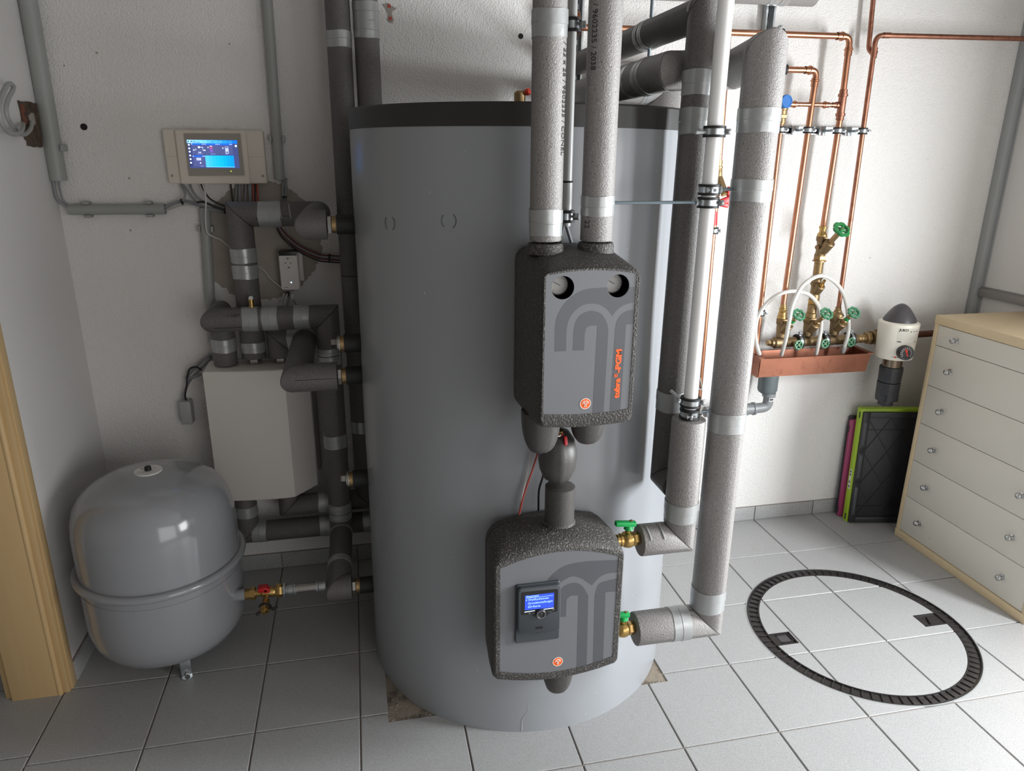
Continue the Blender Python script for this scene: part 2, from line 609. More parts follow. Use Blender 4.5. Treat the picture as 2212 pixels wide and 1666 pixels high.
def clamp(c, axis, r, root, ear=(1, 0, 0), w=0.016, name='pipe_clamp', back=None):
    """rubber-lined pipe clamp with two screw ears"""
    c, ax = Vector(c), Vector(axis).normalized()
    e = Vector(ear)
    e = (e - ax * e.dot(ax)).normalized()
    band = MB().lathe([(r + .0015, -w / 2), (r + .0055, -w / 2), (r + .0055, w / 2), (r + .0015, w / 2)], c, ax, 28, False)
    g = ax.cross(e)
    R = Matrix((e, g, ax)).transposed()
    for s in (1, -1):
        band.box(c + e * s * (r + .011), (.014, .006, w), R, .001)
    o = band.build(name, M_ZINC, root)
    MB().lathe([(r, -w * .95), (r + .0070, -w * .95), (r + .0070, -w * .52), (r + .0015, -w * .52), (r + .0015, w * .52), (r + .0070, w * .52), (r + .0070, w * .95), (r, w * .95)], c, ax, 28, False).build('rubber_liner', M_RUBBER, o)
    for s in (1, -1):
        p = c + e * s * (r + .012)
        sc = MB().cyl(p - g * .008, p + g * .010, .0035, seg=8)
        sc.lathe([(.0055, 0), (.0055, .003), (.003, .0045)], p - g * .0075, -g, 10)
        sc.build('screw', M_ZINC, o)
    if back is not None:
        MB().cyl(c + (Vector(back) - c).normalized() * (r + .004), back, .004, seg=8).build('stud', M_ZINC, o)
    return o

def handwheel(c, n, R, root, m=None, lobes=8, name='handwheel'):
    u, w, d = frame(n)
    c = Vector(c)
    mb = MB()
    N = 64
    rings = []
    for (ir, h) in ((.70, -.12), (1.0, -.10), (1.02, 0), (1.0, .14), (.74, .16), (.68, 0)):
        rg = []
        for i in range(N):
            a = 2 * PI * i / N
            k = 1 + (0.15 * abs(math.cos(a * lobes / 2)) - 0.07 if ir > .9 else 0)
            rg.append(c + (u * math.cos(a) + w * math.sin(a)) * R * ir * k + d * h * R * 1.3)
        rings.append(rg)
    mb.loft(rings + [rings[0]], False, False)
    for i in range(4):
        a = PI / 4 + i * PI / 2
        e = u * math.cos(a) + w * math.sin(a)
        g = d.cross(e)
        mb.box(c + e * R * .46, (R * .6, R * .3, R * .16), Matrix((e, g, d)).transposed(), R * .03)
    mb.lathe([(R * .30, -R * .2), (R * .30, R * .12), (R * .24, R * .2)], c, d, 20)
    o = mb.build(name, m or M_GREENW, root)
    MB().lathe([(R * .12, R * .2), (R * .12, R * .27), (R * .08, R * .3)], c, d, 10).build('screw', M_BRASSM, o)
    return o

# ================================================================== the setting
def struct(o):
    o['kind'] = 'structure'
    return o

def boolean(ob, cutter, op):
    md = ob.modifiers.new('b', 'BOOLEAN')
    md.operation = op
    md.solver = 'EXACT'
    md.object = cutter
    dg = bpy.context.evaluated_depsgraph_get()
    me = bpy.data.meshes.new_from_object(ob.evaluated_get(dg))
    ob.modifiers.clear()
    ob.data = me

def kill(o):
    me = o.data
    bpy.data.objects.remove(o)
    bpy.data.meshes.remove(me)

XR = 2.766      # gate panel plane on the right
floor = struct(MB().bx(-3.0, 3.2, -3.4, 1.4, -0.16, -0.0045).build('floor', M_GROUT))
wall_back = struct(MB().bx(-3.0, 3.2, 1.2, 1.32, -0.01, 2.45).build('wall_back', M_PLASTER))
wall_left = struct(MB().bx(-1.035, -0.885, 0.62, 1.2, -0.004, 2.45).build('wall_left', M_PLASTER2))
struct(MB().bx(-3.0, -1.9, 0.62, 0.75, -0.004, 2.45).bx(-1.9, -1.035, 0.62, 0.75, 2.06, 2.45).build('wall_front_left', M_PLASTER2))
struct(MB().bx(-3.1, -3.0, -3.4, 1.32, -0.01, 2.45).build('wall_far_left', M_CEIL))
ceil = struct(MB().bx(-3.1, 3.2, -3.4, 1.32, 2.45, 2.55).build('ceiling', M_CEIL))
# wall behind the camera with the open garage gate
wf = MB().bx(-3.0, 0.55, -3.12, -3.0, -0.01, 2.45).bx(2.55, 3.2, -3.12, -3.0, -0.01, 2.45).bx(0.55, 2.55, -3.12, -3.0, 2.1, 2.45)
struct(wf.build('wall_front', M_CEIL))
# right side: white gate panel with a narrow side window, grey frame profile in the corner
wr = MB().bx(XR, XR + .08, -0.28, 1.2, -0.004, 2.45).bx(XR, XR + .08, -1.45, -0.96, -0.004, 2.45).bx(XR, XR + .08, -3.0, -2.65, -0.004, 2.45).bx(XR, XR + .08, -2.65, -1.45, -0.004, .60).bx(XR, XR + .08, -2.65, -1.45, 1.9, 2.45)  # the wider opening towards the front is added for the fill lamp
wr.bx(XR, XR + .08, -0.96, -0.28, -0.004, 0.50).bx(XR, XR + .08, -0.96, -0.28, 1.75, 2.45)
wall_right = struct(wr.build('wall_right', M_GATE))
struct(MB().bx(2.73, XR - .0005, 1.163, 1.1995, -0.003, 2.449, .002).bx(XR - .006, XR - .0005, 1.155, 1.163, -0.003, 2.449).build('trim_1', M_ALU))
struct(MB().bx(XR - .022, XR - .0005, 0.30, 1.1625, 1.026, 1.062, .002).bx(XR - .010, XR - .0005, 0.30, 1.1625, 1.062, 1.068).build('trim_2', M_ALUD))
w1 = MB()
for y0, y1, z0, z1 in ((-0.96, -0.92, .50, 1.75), (-0.32, -0.28, .50, 1.75), (-0.92, -0.32, .50, .54), (-0.92, -0.32, 1.71, 1.75)):
    w1.bx(XR + .01, XR + .06, y0, y1, z0, z1)
struct(w1.build('window_1', M_WPIPE))
fill_frame = MB()  # frame of the unseen opening added around the front fill lamp
for y0, y1, z0, z1 in ((-2.65, -2.61, .60, 1.90), (-1.49, -1.45, .60, 1.90), (-2.61, -1.49, .60, .64), (-2.61, -1.49, 1.86, 1.90)):
    fill_frame.bx(XR + .01, XR + .06, y0, y1, z0, z1)
struct(fill_frame.build('added_fill_opening', M_WPIPE))
# --- plaster damage, old dowel holes and mortar repair are parts of the wall
rnd = random.Random(3)
def blob(name, pts, m, jag=0.006, y=1.2, n=5, th=0.0015, parent=wall_back):
    poly = []
    for i in range(len(pts)):
        a, b = Vector(pts[i]), Vector(pts[(i + 1) % len(pts)])
        for k in range(n):
            p = a.lerp(b, k / n)
            poly.append((p.x + rnd.uniform(-jag, jag), p.y + rnd.uniform(-jag, jag)))
    return MB().prism(poly, (0, y - th, 0), (1, 0, 0), (0, 0, 1), th + .002).build(name, m, parent, smooth=False)
blob('mortar_patch', [(-.30, 1.52), (-.345, 1.483), (-.40, 1.44), (-.452, 1.35), (-.462, 1.26), (-.43, 1.17), (-.385, 1.13), (-.33, 1.105), (-.25, 1.10), (-.19, 1.115), (-.135, 1.15), (-.09, 1.20), (-.055, 1.265), (-.062, 1.34), (-.085, 1.41), (-.115, 1.455), (-.15, 1.485), (-.19, 1.505), (-.24, 1.53)], M_MORTAR, 0.005, n=7)
MB().lathe([(.0105, 0), (.0105, .002), (.007, .0025), (.006, .0012), (0, .001)], (-.772, 1.2005, 1.679), (0, -1, 0), 16).build('dowel_hole', M_HOLE, wall_back)
blob('filler_spot', [(.197, 2.078), (.215, 2.083), (.225, 2.075), (.241, 2.068), (.229, 2.058), (.224, 2.047), (.232, 2.037), (.226, 2.022), (.214, 2.022), (.208, 2.034), (.214, 2.047), (.208, 2.06)], M_FILL, .002, n=3)
for z in (2.073, 2.036):
    MB().box((.218 + (2.073 - z) * .05, 1.1982, z), (.010, .002, .010)).build('dowel', M_CABLER, wall_back, smooth=False)
MB().lathe([(.009, 0), (.009, .0015), (0, .0012)], (.668, 1.2005, 1.999), (0, -1, 0), 14).build('dowel_hole', M_HOLE, wall_back)
for (x, z, r) in ((-.70, 1.90, .004), (-.80, 1.86, .003), (-.30, 1.94, .003), (.36, 1.98, .002), (1.98, 1.5, .002), (2.2, 1.2, .003), (2.4, 1.6, .002), (-.68, 1.35, .004), (-.66, 1.52, .004)):
    MB().lathe([(r, 0), (r, .0008), (0, .001)], (x, 1.2004, z), (0, -1, 0), 7).build('plaster_nick', M_MORTAR, wall_back)
# --- beech door casing on the left (door_1)
door = struct(MB().bx(-1.040, -0.905, 0.577, 0.6195, -0.002, 2.16, .0015).build('door_1', M_WOOD))
d2 = MB().bx(-0.9048, -0.8835, 0.587, 0.6195, -0.002, 2.16, .002).bx(-0.8849, -0.8835, 0.60, 0.637, -0.002, 2.16)
d2.lathe([(.0085, 0), (.0085, 2.158)], (-0.9085, 0.5835, -0.002), (0, 0, 1), 16)
d2.build('casing_moulding', M_WOOD, door)
MB().bx(-0.8849, -0.8785, 0.5995, 0.637, -0.002, 2.16, .003).build('casing_return', M_WOOD, door)
MB().bx(-1.062, -1.0405, 0.592, 0.74, -0.002, 2.06, .001).build('jamb', M_WOOD, door)
MB().bx(-1.9, -1.0405, 0.577, 0.6195, 2.04, 2.16, .0015).build('casing_head', M_WOOD, door)
# --- floor tiles, 30 cm grid, each its own piece
TS = 0.2955
def tile_mesh():
    h = TS / 2
    e = 0.0016
    vs, fs = [], []
    for (q, z) in ((h, -0.008), (h, -e), (h - e, 0.0)):
        vs += [(-q, -q, z), (q, -q, z), (q, q, z), (-q, q, z)]
    for k in (0, 4):
        for i in range(4):
            j = (i + 1) % 4
            fs.append((k + i, k + j, k + 4 + j, k + 4 + i))
    fs.append((8, 9, 10, 11))
    fs.append((3, 2, 1, 0))
    me = bpy.data.meshes.new('tile')
    me.from_pydata(vs, [], fs)
    me.materials.append(M_TILE)
    return me
TM = tile_mesh()
MHX, MHY, MHO, MHI = 1.7475, 0.3845, 0.384, 0.3365
PAD = (0.0815, 0.9665, 0.2635, 1.0)
cut_out = MB().lathe([(MHO, -.1), (MHO, .1)], (MHX, MHY, 0), (0, 0, 1), 96).build('cutter', M_TILE)
cut_in = MB().lathe([(MHI, -.1), (MHI, .1)], (MHX, MHY, 0), (0, 0, 1), 96).build('cutter', M_TILE)
cut_pad = MB().bx(PAD[0], PAD[1], PAD[2], PAD[3], -.1, .1).build('cutter', M_TILE)
cut_hand = MB().bx(1.3, 1.4925, .352, .4165, -.1, .1).bx(1.9935, 2.2, .3425, .4105, -.1, .1).build('cutter', M_TILE)
manhole = thing('manhole_cover', (MHX, MHY, 0), 'round tiled manhole cover with a black ribbed plastic rim set in the floor', 'manhole cover')
for i in range(-10, 10):
    for j in range(-5, 4):
        cx, cy = 0.3 * i + 0.15, 0.3 * j + 0.15
        if cx > 3.0 or cy < -1.4:
            continue
        if i < -3:
            cy += 0.035
        if cx < -1.0 and cy > 1.0:
            continue
        t = bpy.data.objects.new('tile', TM)
        C.objects.link(t)
        t.location = (cx, cy, rnd.uniform(-.0003, .0003))
        near = max(abs(cx - MHX), abs(cy - MHY)) < MHO + .16 and math.hypot(max(0, abs(cx - MHX) - .148), max(0, abs(cy - MHY) - .148)) < MHO
        inpad = cx + .148 > PAD[0] and cx - .148 < PAD[1] and cy + .148 > PAD[2] and cy - .148 < PAD[3]
        if inpad:
            t.data = TM.copy()
            boolean(t, cut_pad, 'DIFFERENCE')
        if near:
            if math.hypot(max(0, abs(cx - MHX) - .148), max(0, abs(cy - MHY) - .148)) < MHI - .004:
                q = bpy.data.objects.new('tile', TM.copy())
                C.objects.link(q)
                q.location = t.location
                boolean(q, cut_in, 'INTERSECT')
                boolean(q, cut_hand, 'DIFFERENCE')
                q.location = t.location - manhole.location
                q.parent = manhole
            t.data = t.data.copy()
            boolean(t, cut_out, 'DIFFERENCE')
        if len(t.data.polygons) == 0:
            bpy.data.objects.remove(t)
            continue
        t.location = t.location - floor.location
        t.parent = floor
for o in (cut_out, cut_in, cut_pad, cut_hand):
    kill(o)
# small dirt crumbs on the tiles near the tank are loose
# --- bare slab under the tank
pad = MB().bx(PAD[0], PAD[1], PAD[2], PAD[3], -0.02, -0.0035)
for k in range(46):
    a = rnd.random()
    x = PAD[0] + .01 + a * .14 if k % 2 else PAD[1] - .09 + rnd.random() * .085
    pad.sphere((x, PAD[2] + rnd.uniform(.003, .011), -.004), rnd.uniform(.002, .0042), 6, 4, (1.6, 1, .8))
for k in range(14):
    pad.sphere((PAD[0] + rnd.uniform(.005, .03), PAD[2] + .05 + rnd.random() * .2, -.004), rnd.uniform(.003, .007), 6, 4, (1, 1.5, .5))
pad.build('concrete_base', M_CONC, floor)
# --- skirting tiles
bb = struct(MB().bx(-0.884, XR, 1.1985, 1.1999, 0, 0.069).build('baseboard_back', M_GROUT))
for i in range(-3, 10):
    x0, x1 = max(.3 * i + .002, -.876), min(.3 * i + .298, XR)
    if x1 - x0 > .02:
        MB().bx(x0, x1, 1.1935, 1.1988, 0.001, 0.0665, .001).build('skirting_tile', M_TILE, bb)
bl = struct(MB().bx(-0.8848, -0.8825, 0.64, 1.193, 0, 0.074).build('baseboard_left', M_GROUT))
for y0, y1 in ((.639, .90), (.904, 1.191)):
    MB().bx(-0.8822, -0.876, y0, y1, 0.001, 0.071, .001).build('skirting_tile', M_TILE, bl)
# --- manhole rim
def ann(prof, name, m, parent):
    return MB().lathe(prof, (MHX, MHY, 0), (0, 0, 1), 96, False).build(name, m, parent)
ann([(MHI + .0015, -.0045), (MHI + .002, .0006), (MHI + .005, .0008), (MHI + .006, -.0040), (MHO - .012, -.0040), (MHO - .0115, -.0043), (MHO - .0075, -.0043), (MHO - .007, .0012), (MHO - .003, .0012), (MHO - .002, -.0045)], 'rim_channel', M_MANHOLE, manhole)
ann([(MHO - .0028, -.003), (MHO - .0028, .0004), (MHO + .0015, .0004), (MHO + .0015, -.003)], 'sealing_joint', M_ALU, manhole)
rib_me = None
for k in range(78):
    a = 2 * PI * k / 78
    if rib_me is None:
        o = MB().bx(MHI + .006, MHO - .012, -.0022, .0022, -.0041, .0002, .001).build('rib', M_MANHOLE, None)
        rib_me = o.data
        off = o.location.copy()
        o.location = (0, 0, 0)
        o.parent = manhole
    else:
        o = bpy.data.objects.new('rib', rib_me)
        C.objects.link(o)
        o.parent = manhole
    o.location = (math.cos(a) * off.x, math.sin(a) * off.x, off.z)
    o.rotation_euler = (0, 0, a)
for x0, x1, y0, y1, s in ((1.412, 1.491, .3535, .415, 1), (1.995, 2.082, .344, .409, -1)):
    hp = MB().bx(x0 - (.004 if s > 0 else 0), x1 + (0 if s > 0 else .004), y0, y1, -.0085, -.0042)
    hp.bx(x0, x1, y0, y0 + .004, -.0085, .0004).bx(x0, x1, y1 - .004, y1, -.0085, .0004)
    xe = x1 if s > 0 else x0
    hp.bx(min(xe, xe - s * .004), max(xe, xe - s * .004), y0, y1, -.0085, .0004)
    o = hp.build('grip_pocket', M_MANHOLE, manhole)
    if s > 0:
        MB().bx(x0 + .026, x1 - .012, y0 + .014, y1 - .010, -.0042, -.0036).build('pocket_floor', M_DGREY, o)
        MB().bx(x0 + .024, x1 - .008, y0 + .010, y0 + .014, -.0045, .0002).bx(x0 + .024, x1 - .008, y1 - .012, y1 - .008, -.0045, .0002).bx(x1 - .012, x1 - .008, y0 + .010, y1 - .008, -.0045, .0002).build('pocket_lip', M_MANHOLE, o)
    else:
        MB().cyl((x0 + .03, y0 + .012, -.001), (x0 + .045, y1 - .016, -.001), .003, seg=8).build('grip_bar', M_MANHOLE, o)
# --- wall cavity with a loop of grey conduit on the left wall
blob2 = [(1.023, 1.742), (1.162, 1.747), (1.168, 1.70), (1.142, 1.615), (1.033, 1.618), (1.026, 1.68)]
poly = []
for i in range(len(blob2)):
    a, b = Vector(blob2[i]), Vector(blob2[(i + 1) % len(blob2)])
    for k in range(5):
        p = a.lerp(b, k / 5)
        poly.append((-(p.x + rnd.uniform(-.003, .003)), p.y + rnd.uniform(-.003, .003)))
cav = MB().prism(poly, (-.8838, 0, 0), (0, -1, 0), (0, 0, 1), .002).build('wall_cavity', M_HOLEC, wall_left, smooth=False)
mb = MB()
for k in range(26):
    y, z = 1.03 + rnd.random() * .115, 1.63 + rnd.random() * .10
    mb.sphere((-.884, y, z), rnd.uniform(.005, .014), 7, 5, (.5, 1.2, 1))
mb.build('rubble', M_HOLEC, cav)
MB().bx(-.8845, -.880, 1.03, 1.055, 1.68, 1.735).build('brick', M_BRICK, cav)
MB().box((-.8835, 1.10, 1.69), (.004, .045, .05), None, .001).build('mortar_lump', M_FILL, cav)

# ================================================================== buffer tank
TX, TY = 0.5483, 0.6297
tank = thing('buffer_tank', (TX, TY, -0.003), 'tall grey cylindrical heat storage tank with a black lid standing in the middle', 'tank')
prof = []
for k in range(34):
    z = -0.002 + 1.672 * k / 33
    prof.append((0.4895 - 0.0085 * (max(0, z) / 1.67) ** 1.5 + 0.0012 * math.sin(z * 9), z))
prof = [(prof[0][0] - .004, prof[0][1])] + prof + [(.47, 1.671)]
MB().lathe(prof, (TX, TY, 0), (0, 0, 1), 128).build('jacket', M_JACKET, tank)
MB().lathe([(.478, 1.664), (.4835, 1.665), (.4835, 1.712), (.480, 1.7165), (.3, 1.7175), (0, 1.7175)], (TX, TY, 0), (0, 0, 1), 128).build('lid', M_LID, tank)
# faint round blanking marks and the vertical jacket fold
for (x, z, r) in ((.282, 1.455, .019), (.150, 1.44, .019)):
    a = math.atan2(-math.sqrt(.4865 ** 2 - (x - TX) ** 2), x - TX)
    e = Vector((math.cos(a), math.sin(a), 0))
    g = Vector((-math.sin(a), math.cos(a), 0))
    for a0, a1 in ((-1.0, .9), (2.4, 4.0)):
        pp = [Vector((TX, TY, z)) + e * .4838 + g * r * math.cos(a0 + (a1 - a0) * i / 10) + Vector((0, 0, r * math.sin(a0 + (a1 - a0) * i / 10))) for i in range(11)]
        MB().tube(pp, .0007, 5).build('blanking_mark', M_CTRL, tank)
pp = []
for i in range(12):
    z = .004 + .105 * i / 11
    a = -PI / 2 - .165 + .018 * math.tanh((i - 6) * .8)
    pp.append((TX + .4882 * math.cos(a), TY + .4882 * math.sin(a), z))
MB().tube(pp, .0024, 8).build('jacket_fold', M_JACKET, tank)
# safety / air vent on top
av = MB().lathe([(.024, 1.7165), (.024, 1.727), (.015, 1.728), (.015, 1.760), (.010, 1.765), (0, 1.766)], (.512, .50, 0), (0, 0, 1), 24).build('air_vent', M_BRASSM, tank)
MB().cyl((.520, .494, 1.759), (.527, .488, 1.7615), .007).build('vent_outlet', M_BRASSM, av)
MB().lathe([(.0085, 0), (.0085, .010), (.006, .012)], (.526, .489, 1.761), (.75, -.62, .22), 18).build('red_cap', M_REDCAP, av)
# threaded connections on the left side
for z, plug in ((1.413, 0), (1.068, 1), (.968, 0), (.627, 1), (.240, 0)):
    s = MB().cyl((TX - .482, TY, z), (.0155, TY, z), .0275, seg=28).build('connection_stub', M_RUBBER, tank)
    MB().cyl((.0158, TY, z), (.003, TY, z), .0235, seg=24).build('brass_collar', M_BRASSM, s)
    if plug:
        MB().lathe([(.0265, 0), (.0265, .004), (.021, .006), (.021, .008), (.0125, .0095)], (.003, TY, z), (-1, 0, 0), 24).hexn((-.006, TY, z), (-.022, TY, z), .013, 4).build('steel_plug', M_STEEL, s)
    else:
        MB().hexn((.003, TY, z), (-.010, TY, z), .026).build('union_nut', M_STEEL, s)

# ================================================================== upper pump station
PY = -0.115
ps = thing('pump_station', (.529, .02, 1.04), 'upper of two black foam pump units on the tank front, with two round thermometer openings', 'pump unit')
def arch(x0, x1, zb, zt, ab, at, rb, rt, n=9, cr=4):
    """outline with arched top and bottom, rounded corners -> list of (x,z), constant count"""
    pts = []
    xm = (x0 + x1) / 2
    hw = (x1 - x0) / 2
    def top(x): return zt + at * (1 - ((x - xm) / hw) ** 2)
    def bot(x): return zb - ab * (1 - ((x - xm) / hw) ** 2)
    for i in range(cr + 1):
        a = PI + (PI / 2) * i / cr
        pts.append((x0 + rb + rb * math.cos(a), bot(x0 + rb) + rb + rb * math.sin(a)))
    for i in range(1, n):
        x = x0 + rb + (x1 - x0 - 2 * rb) * i / n
        pts.append((x, bot(x)))
    for i in range(cr + 1):
        a = 1.5 * PI + (PI / 2) * i / cr
        pts.append((x1 - rb + rb * math.cos(a), bot(x1 - rb) + rb + rb * math.sin(a)))
    for i in range(cr + 1):
        a = (PI / 2) * i / cr
        pts.append((x1 - rt + rt * math.cos(a), top(x1 - rt) - rt + rt * math.sin(a)))
    for i in range(1, n):
        x = x1 - rt - (x1 - x0 - 2 * rt) * i / n
        pts.append((x, top(x)))
    for i in range(cr + 1):
        a = PI / 2 + (PI / 2) * i / cr
        pts.append((x0 + rt + rt * math.cos(a), top(x0 + rt) - rt + rt * math.sin(a)))
    return pts
def ring_y(poly, y): return [(x, y, z) for x, z in poly]
# back shell and front shell with the parting groove between them
MB().loft([ring_y(arch(.4245, .6385, 1.020, 1.400, .004, .010, .03, .03), .138), ring_y(arch(.4235, .6395, 1.020, 1.400, .004, .011, .03, .03), .118), ring_y(arch(.4255, .6375, 1.022, 1.398, .004, .011, .03, .03), .1165)]).build('back_shell', M_EPP, ps)
MB().loft([ring_y(arch(.4255, .6375, 1.022, 1.398, .004, .011, .03, .03), .1162), ring_y(arch(.4235, .6395, 1.021, 1.400, .004, .012, .03, .032), .114),
           ring_y(arch(.4235, .6398, 1.026, 1.400, .006, .012, .03, .035), .02), ring_y(arch(.4245, .6375, 1.042, 1.390, .006, .010, .022, .03), -.075),
           ring_y(arch(.4265, .6350, 1.052, 1.383, .006, .010, .016, .02), -.108), ring_y(arch(.4300, .6315, 1.062, 1.379, .006, .009, .012, .012), PY),
           ring_y(arch(.4335, .6245, 1.083, 1.3755, .006, .009, .004, .004), PY), ring_y(arch(.4338, .6242, 1.0835, 1.3750, .006, .009, .004, .004), PY + .006)], cap1=False).build('front_shell', M_EPP, ps)
def circ(cx, cz, r, n=40): return [(cx + r * math.cos(2 * PI * i / n), cz + r * math.sin(2 * PI * i / n)) for i in range(n)]
def panel_with_holes(name, poly, holes, y, th, m, parent):
    """front plate: bridge the holes into the outline (keyhole polygon)"""
    bm = bmesh.new()
    es = []
    for loop in [list(poly)] + list(holes):
        vs = [bm.verts.new((x, y, z)) for x, z in loop]
        es += [bm.edges.new((vs[i], vs[(i + 1) % len(vs)])) for i in range(len(vs))]
    bmesh.ops.triangle_fill(bm, use_beauty=True, use_dissolve=False, edges=es)
    g = bmesh.ops.extrude_face_region(bm, geom=bm.faces[:])
    for v in g['geom']:
        if isinstance(v, bmesh.types.BMVert): v.co.y += th
    bm.verts.index_update()
    mb = MB().add([v.co.copy() for v in bm.verts], [tuple(v.index for v in f.verts) for f in bm.faces])
    bm.free()
    return mb.build(name, m, parent, smooth=False)
H1, H2 = (.4690, 1.3505), (.5862, 1.3508)
pan = panel_with_holes('front_panel', arch(.4336, .6244, 1.0832, 1.3753, .006, .009, .004, .004), [circ(*H1, .0238), circ(*H2, .0238)], PY + .0012, .003, M_PANEL, ps)
for (hx, hz), m2 in ((H1, M_BLUE), (H2, M_RED)):
    MB().lathe([(.0237, 0), (.0300, .006), (.0330, .058), (.001, .058)], (hx, PY + .0035, hz), (0, 1, 0), 32, False).build('thermometer_well', M_BLACK, ps)
    t = MB().lathe([(.0205, 0), (.0215, .004), (.0215, .03)], (hx, PY + .036, hz), (0, 1, 0), 32, True).build('thermometer', m2, ps)
    MB().lathe([(.0208, 0), (.0188, -.001), (.0188, .0005)], (hx, PY + .0358, hz), (0, 1, 0), 32, False).build('thermometer_bezel', M_GPIPE, t)
    MB().lathe([(.0187, 0), (0, 0)], (hx, PY + .0354, hz), (0, 1, 0), 32, False).build('thermometer_dial', M_LABEL, t)
    tk = MB()
    for k in range(13):
        a = PI * (1.25 - 1.5 * k / 12)
        tk.box((hx + .0155 * math.cos(a), PY + .0351, hz + .0155 * math.sin(a)), (.003, .0004, .0007), Matrix.Rotation(-a, 3, 'Y'))
    tk.box((hx - .004, PY + .0349, hz + .003), (.018, .0004, .0012), Matrix.Rotation(.5, 3, 'Y'))
    tk.build('dial_marks', M_INK, t, smooth=False)
def print_poly(pts, y, m, parent, th=.0006, name='printed_stripe'):
    mb = MB().prism(pts, (0, y, 0), (1, 0, 0), (0, 0, 1), th)
    return mb.build(name, m, parent, smooth=False)
def dense(pts, n=6):
    return [(v.x, v.y) for v in smoothpath([(p[0], p[1], 0) for p in pts], n)]
y1 = PY + .0010
# fountain-arch print on the upper panel
o1 = [(.4557, 1.2184)] + dense([(.4549, 1.2698), (.4588, 1.2918), (.4721, 1.3161), (.4938, 1.3358), (.5187, 1.346), (.5497, 1.3483)]) + [(.5650, 1.3483)]
ho = [(H2[0] + .0242 * math.cos(a), H2[1] + .0242 * math.sin(a)) for a in [PI + .10 + (PI - .2) * i / 20 for i in range(21)]]
i1 = dense([(.6240, 1.3166), (.6005, 1.3104), (.5865, 1.3011), (.5771, 1.2889)]) + dense([(.5771, 1.2889), (.5663, 1.3018), (.5514, 1.312), (.5327, 1.316), (.5143, 1.3141), (.4978, 1.3042), (.4843, 1.2854), (.4794, 1.2633)])[1:] + [(.48, 1.2186)]
print_poly(o1[:-1] + ho + [(.6240, 1.3475)] + i1, y1, M_PANELD, pan)
print_poly([(.4946, 1.2188)] + dense([(.495, 1.2626), (.4987, 1.2792), (.5095, 1.2941), (.5319, 1.3011), (.5523, 1.294), (.5647, 1.2767), (.5699, 1.2595)]) + [(.5682, 1.0790), (.5431, 1.0778), (.5454, 1.2696)] + dense([(.5304, 1.2702), (.522, 1.2657), (.5188, 1.2532)]) + [(.5188, 1.2182)], y1, M_PANELD, pan)
print_poly([(.5819, 1.0805)] + dense([(.5845, 1.2589), (.5878, 1.2786), (.6014, 1.295), (.6240, 1.3018)]) + [(.6240, 1.2702), (.6082, 1.2693), (.6059, 1.0822)], y1, M_PANELD, pan)
put_text('tubra', .0165, (.6008, y1 - .0002, 1.1092), (0, 0, 1), (-1, 0, 0), M_ORANGE, pan, width=.0455, offset=.0009, ext=.0003)
put_text('®', .0115, (.5955, y1 - .0002, 1.1555), (0, 0, 1), (-1, 0, 0), M_ORANGE, pan, width=.0085, offset=.0002, ext=.0003)
put_text('-PGM', .0165, (.6008, y1 - .0002, 1.1655), (0, 0, 1), (-1, 0, 0), M_ORANGE, pan, width=.0520, offset=.0009, ext=.0003)
def badge(cx, cz, r, y, parent):
    b = MB().prism(circ(cx, cz, r), (0, y, 0), (1, 0, 0), (0, 0, 1), .0006).build('round_badge', M_ORANGE, parent, smooth=False)
    w = MB()
    w.lathe([(r * .98, 0), (r * 1.08, 0), (r * 1.08, .0004), (r * .98, .0004)], (cx, y - .0002, cz), (0, 1, 0), 40, False)
    for s in (-1, 1):
        for (ro, ri, zb) in ((.62, .48, -.02), (.36, .22, -.62)):
            c0 = cx + s * r * (.64 if ro > .5 else .36) * .55
            pp = []
            n = 10
            xo, xi = r * .62, r * .10
            if ro > .5:
                arc = [(cx + s * (r * .02 + (r * .56) * (1 - math.cos(PI / 2 + PI / 2 * i / n) - 1) * -1), cz + r * .20 + r * .34 * math.sin(PI / 2 + PI / 2 * i / n)) for i in range(n + 1)]
                pp = [Vector((x, y - .0004, z)) for x, z in arc] + [Vector((arc[-1][0], y - .0004, cz + r * .02))]
            else:
                arc = [(cx + s * (r * .13 + (r * .22) * (1 - math.cos(PI / 2 * i / n)) * 1), cz + r * .10 + r * .24 * math.cos(PI / 2 * (1 - i / n) - PI / 2) * 0 + r * .22 * math.sin(PI / 2 * i / n)) for i in range(n + 1)]
                pp = [Vector((cx + s * r * .13, y - .0004, cz - r * .66)), Vector((cx + s * r * .13, y - .0004, cz + r * .10))] + [Vector((cx + s * r * (.13 + .12 * math.sin(PI / 2 * i / 6)), y - .0004, cz + r * (.10 + .2 * math.sin(PI / 2 * i / 6)))) for i in range(1, 7)] + [Vector((cx + s * r * .36, y - .0004, cz + r * .12))]
            w.tube(pp, r * .065, 6)
    w.build('fountain_mark', M_WHITEP, b)
badge(.5262, 1.1005, .0112, y1 - .0003, pan)
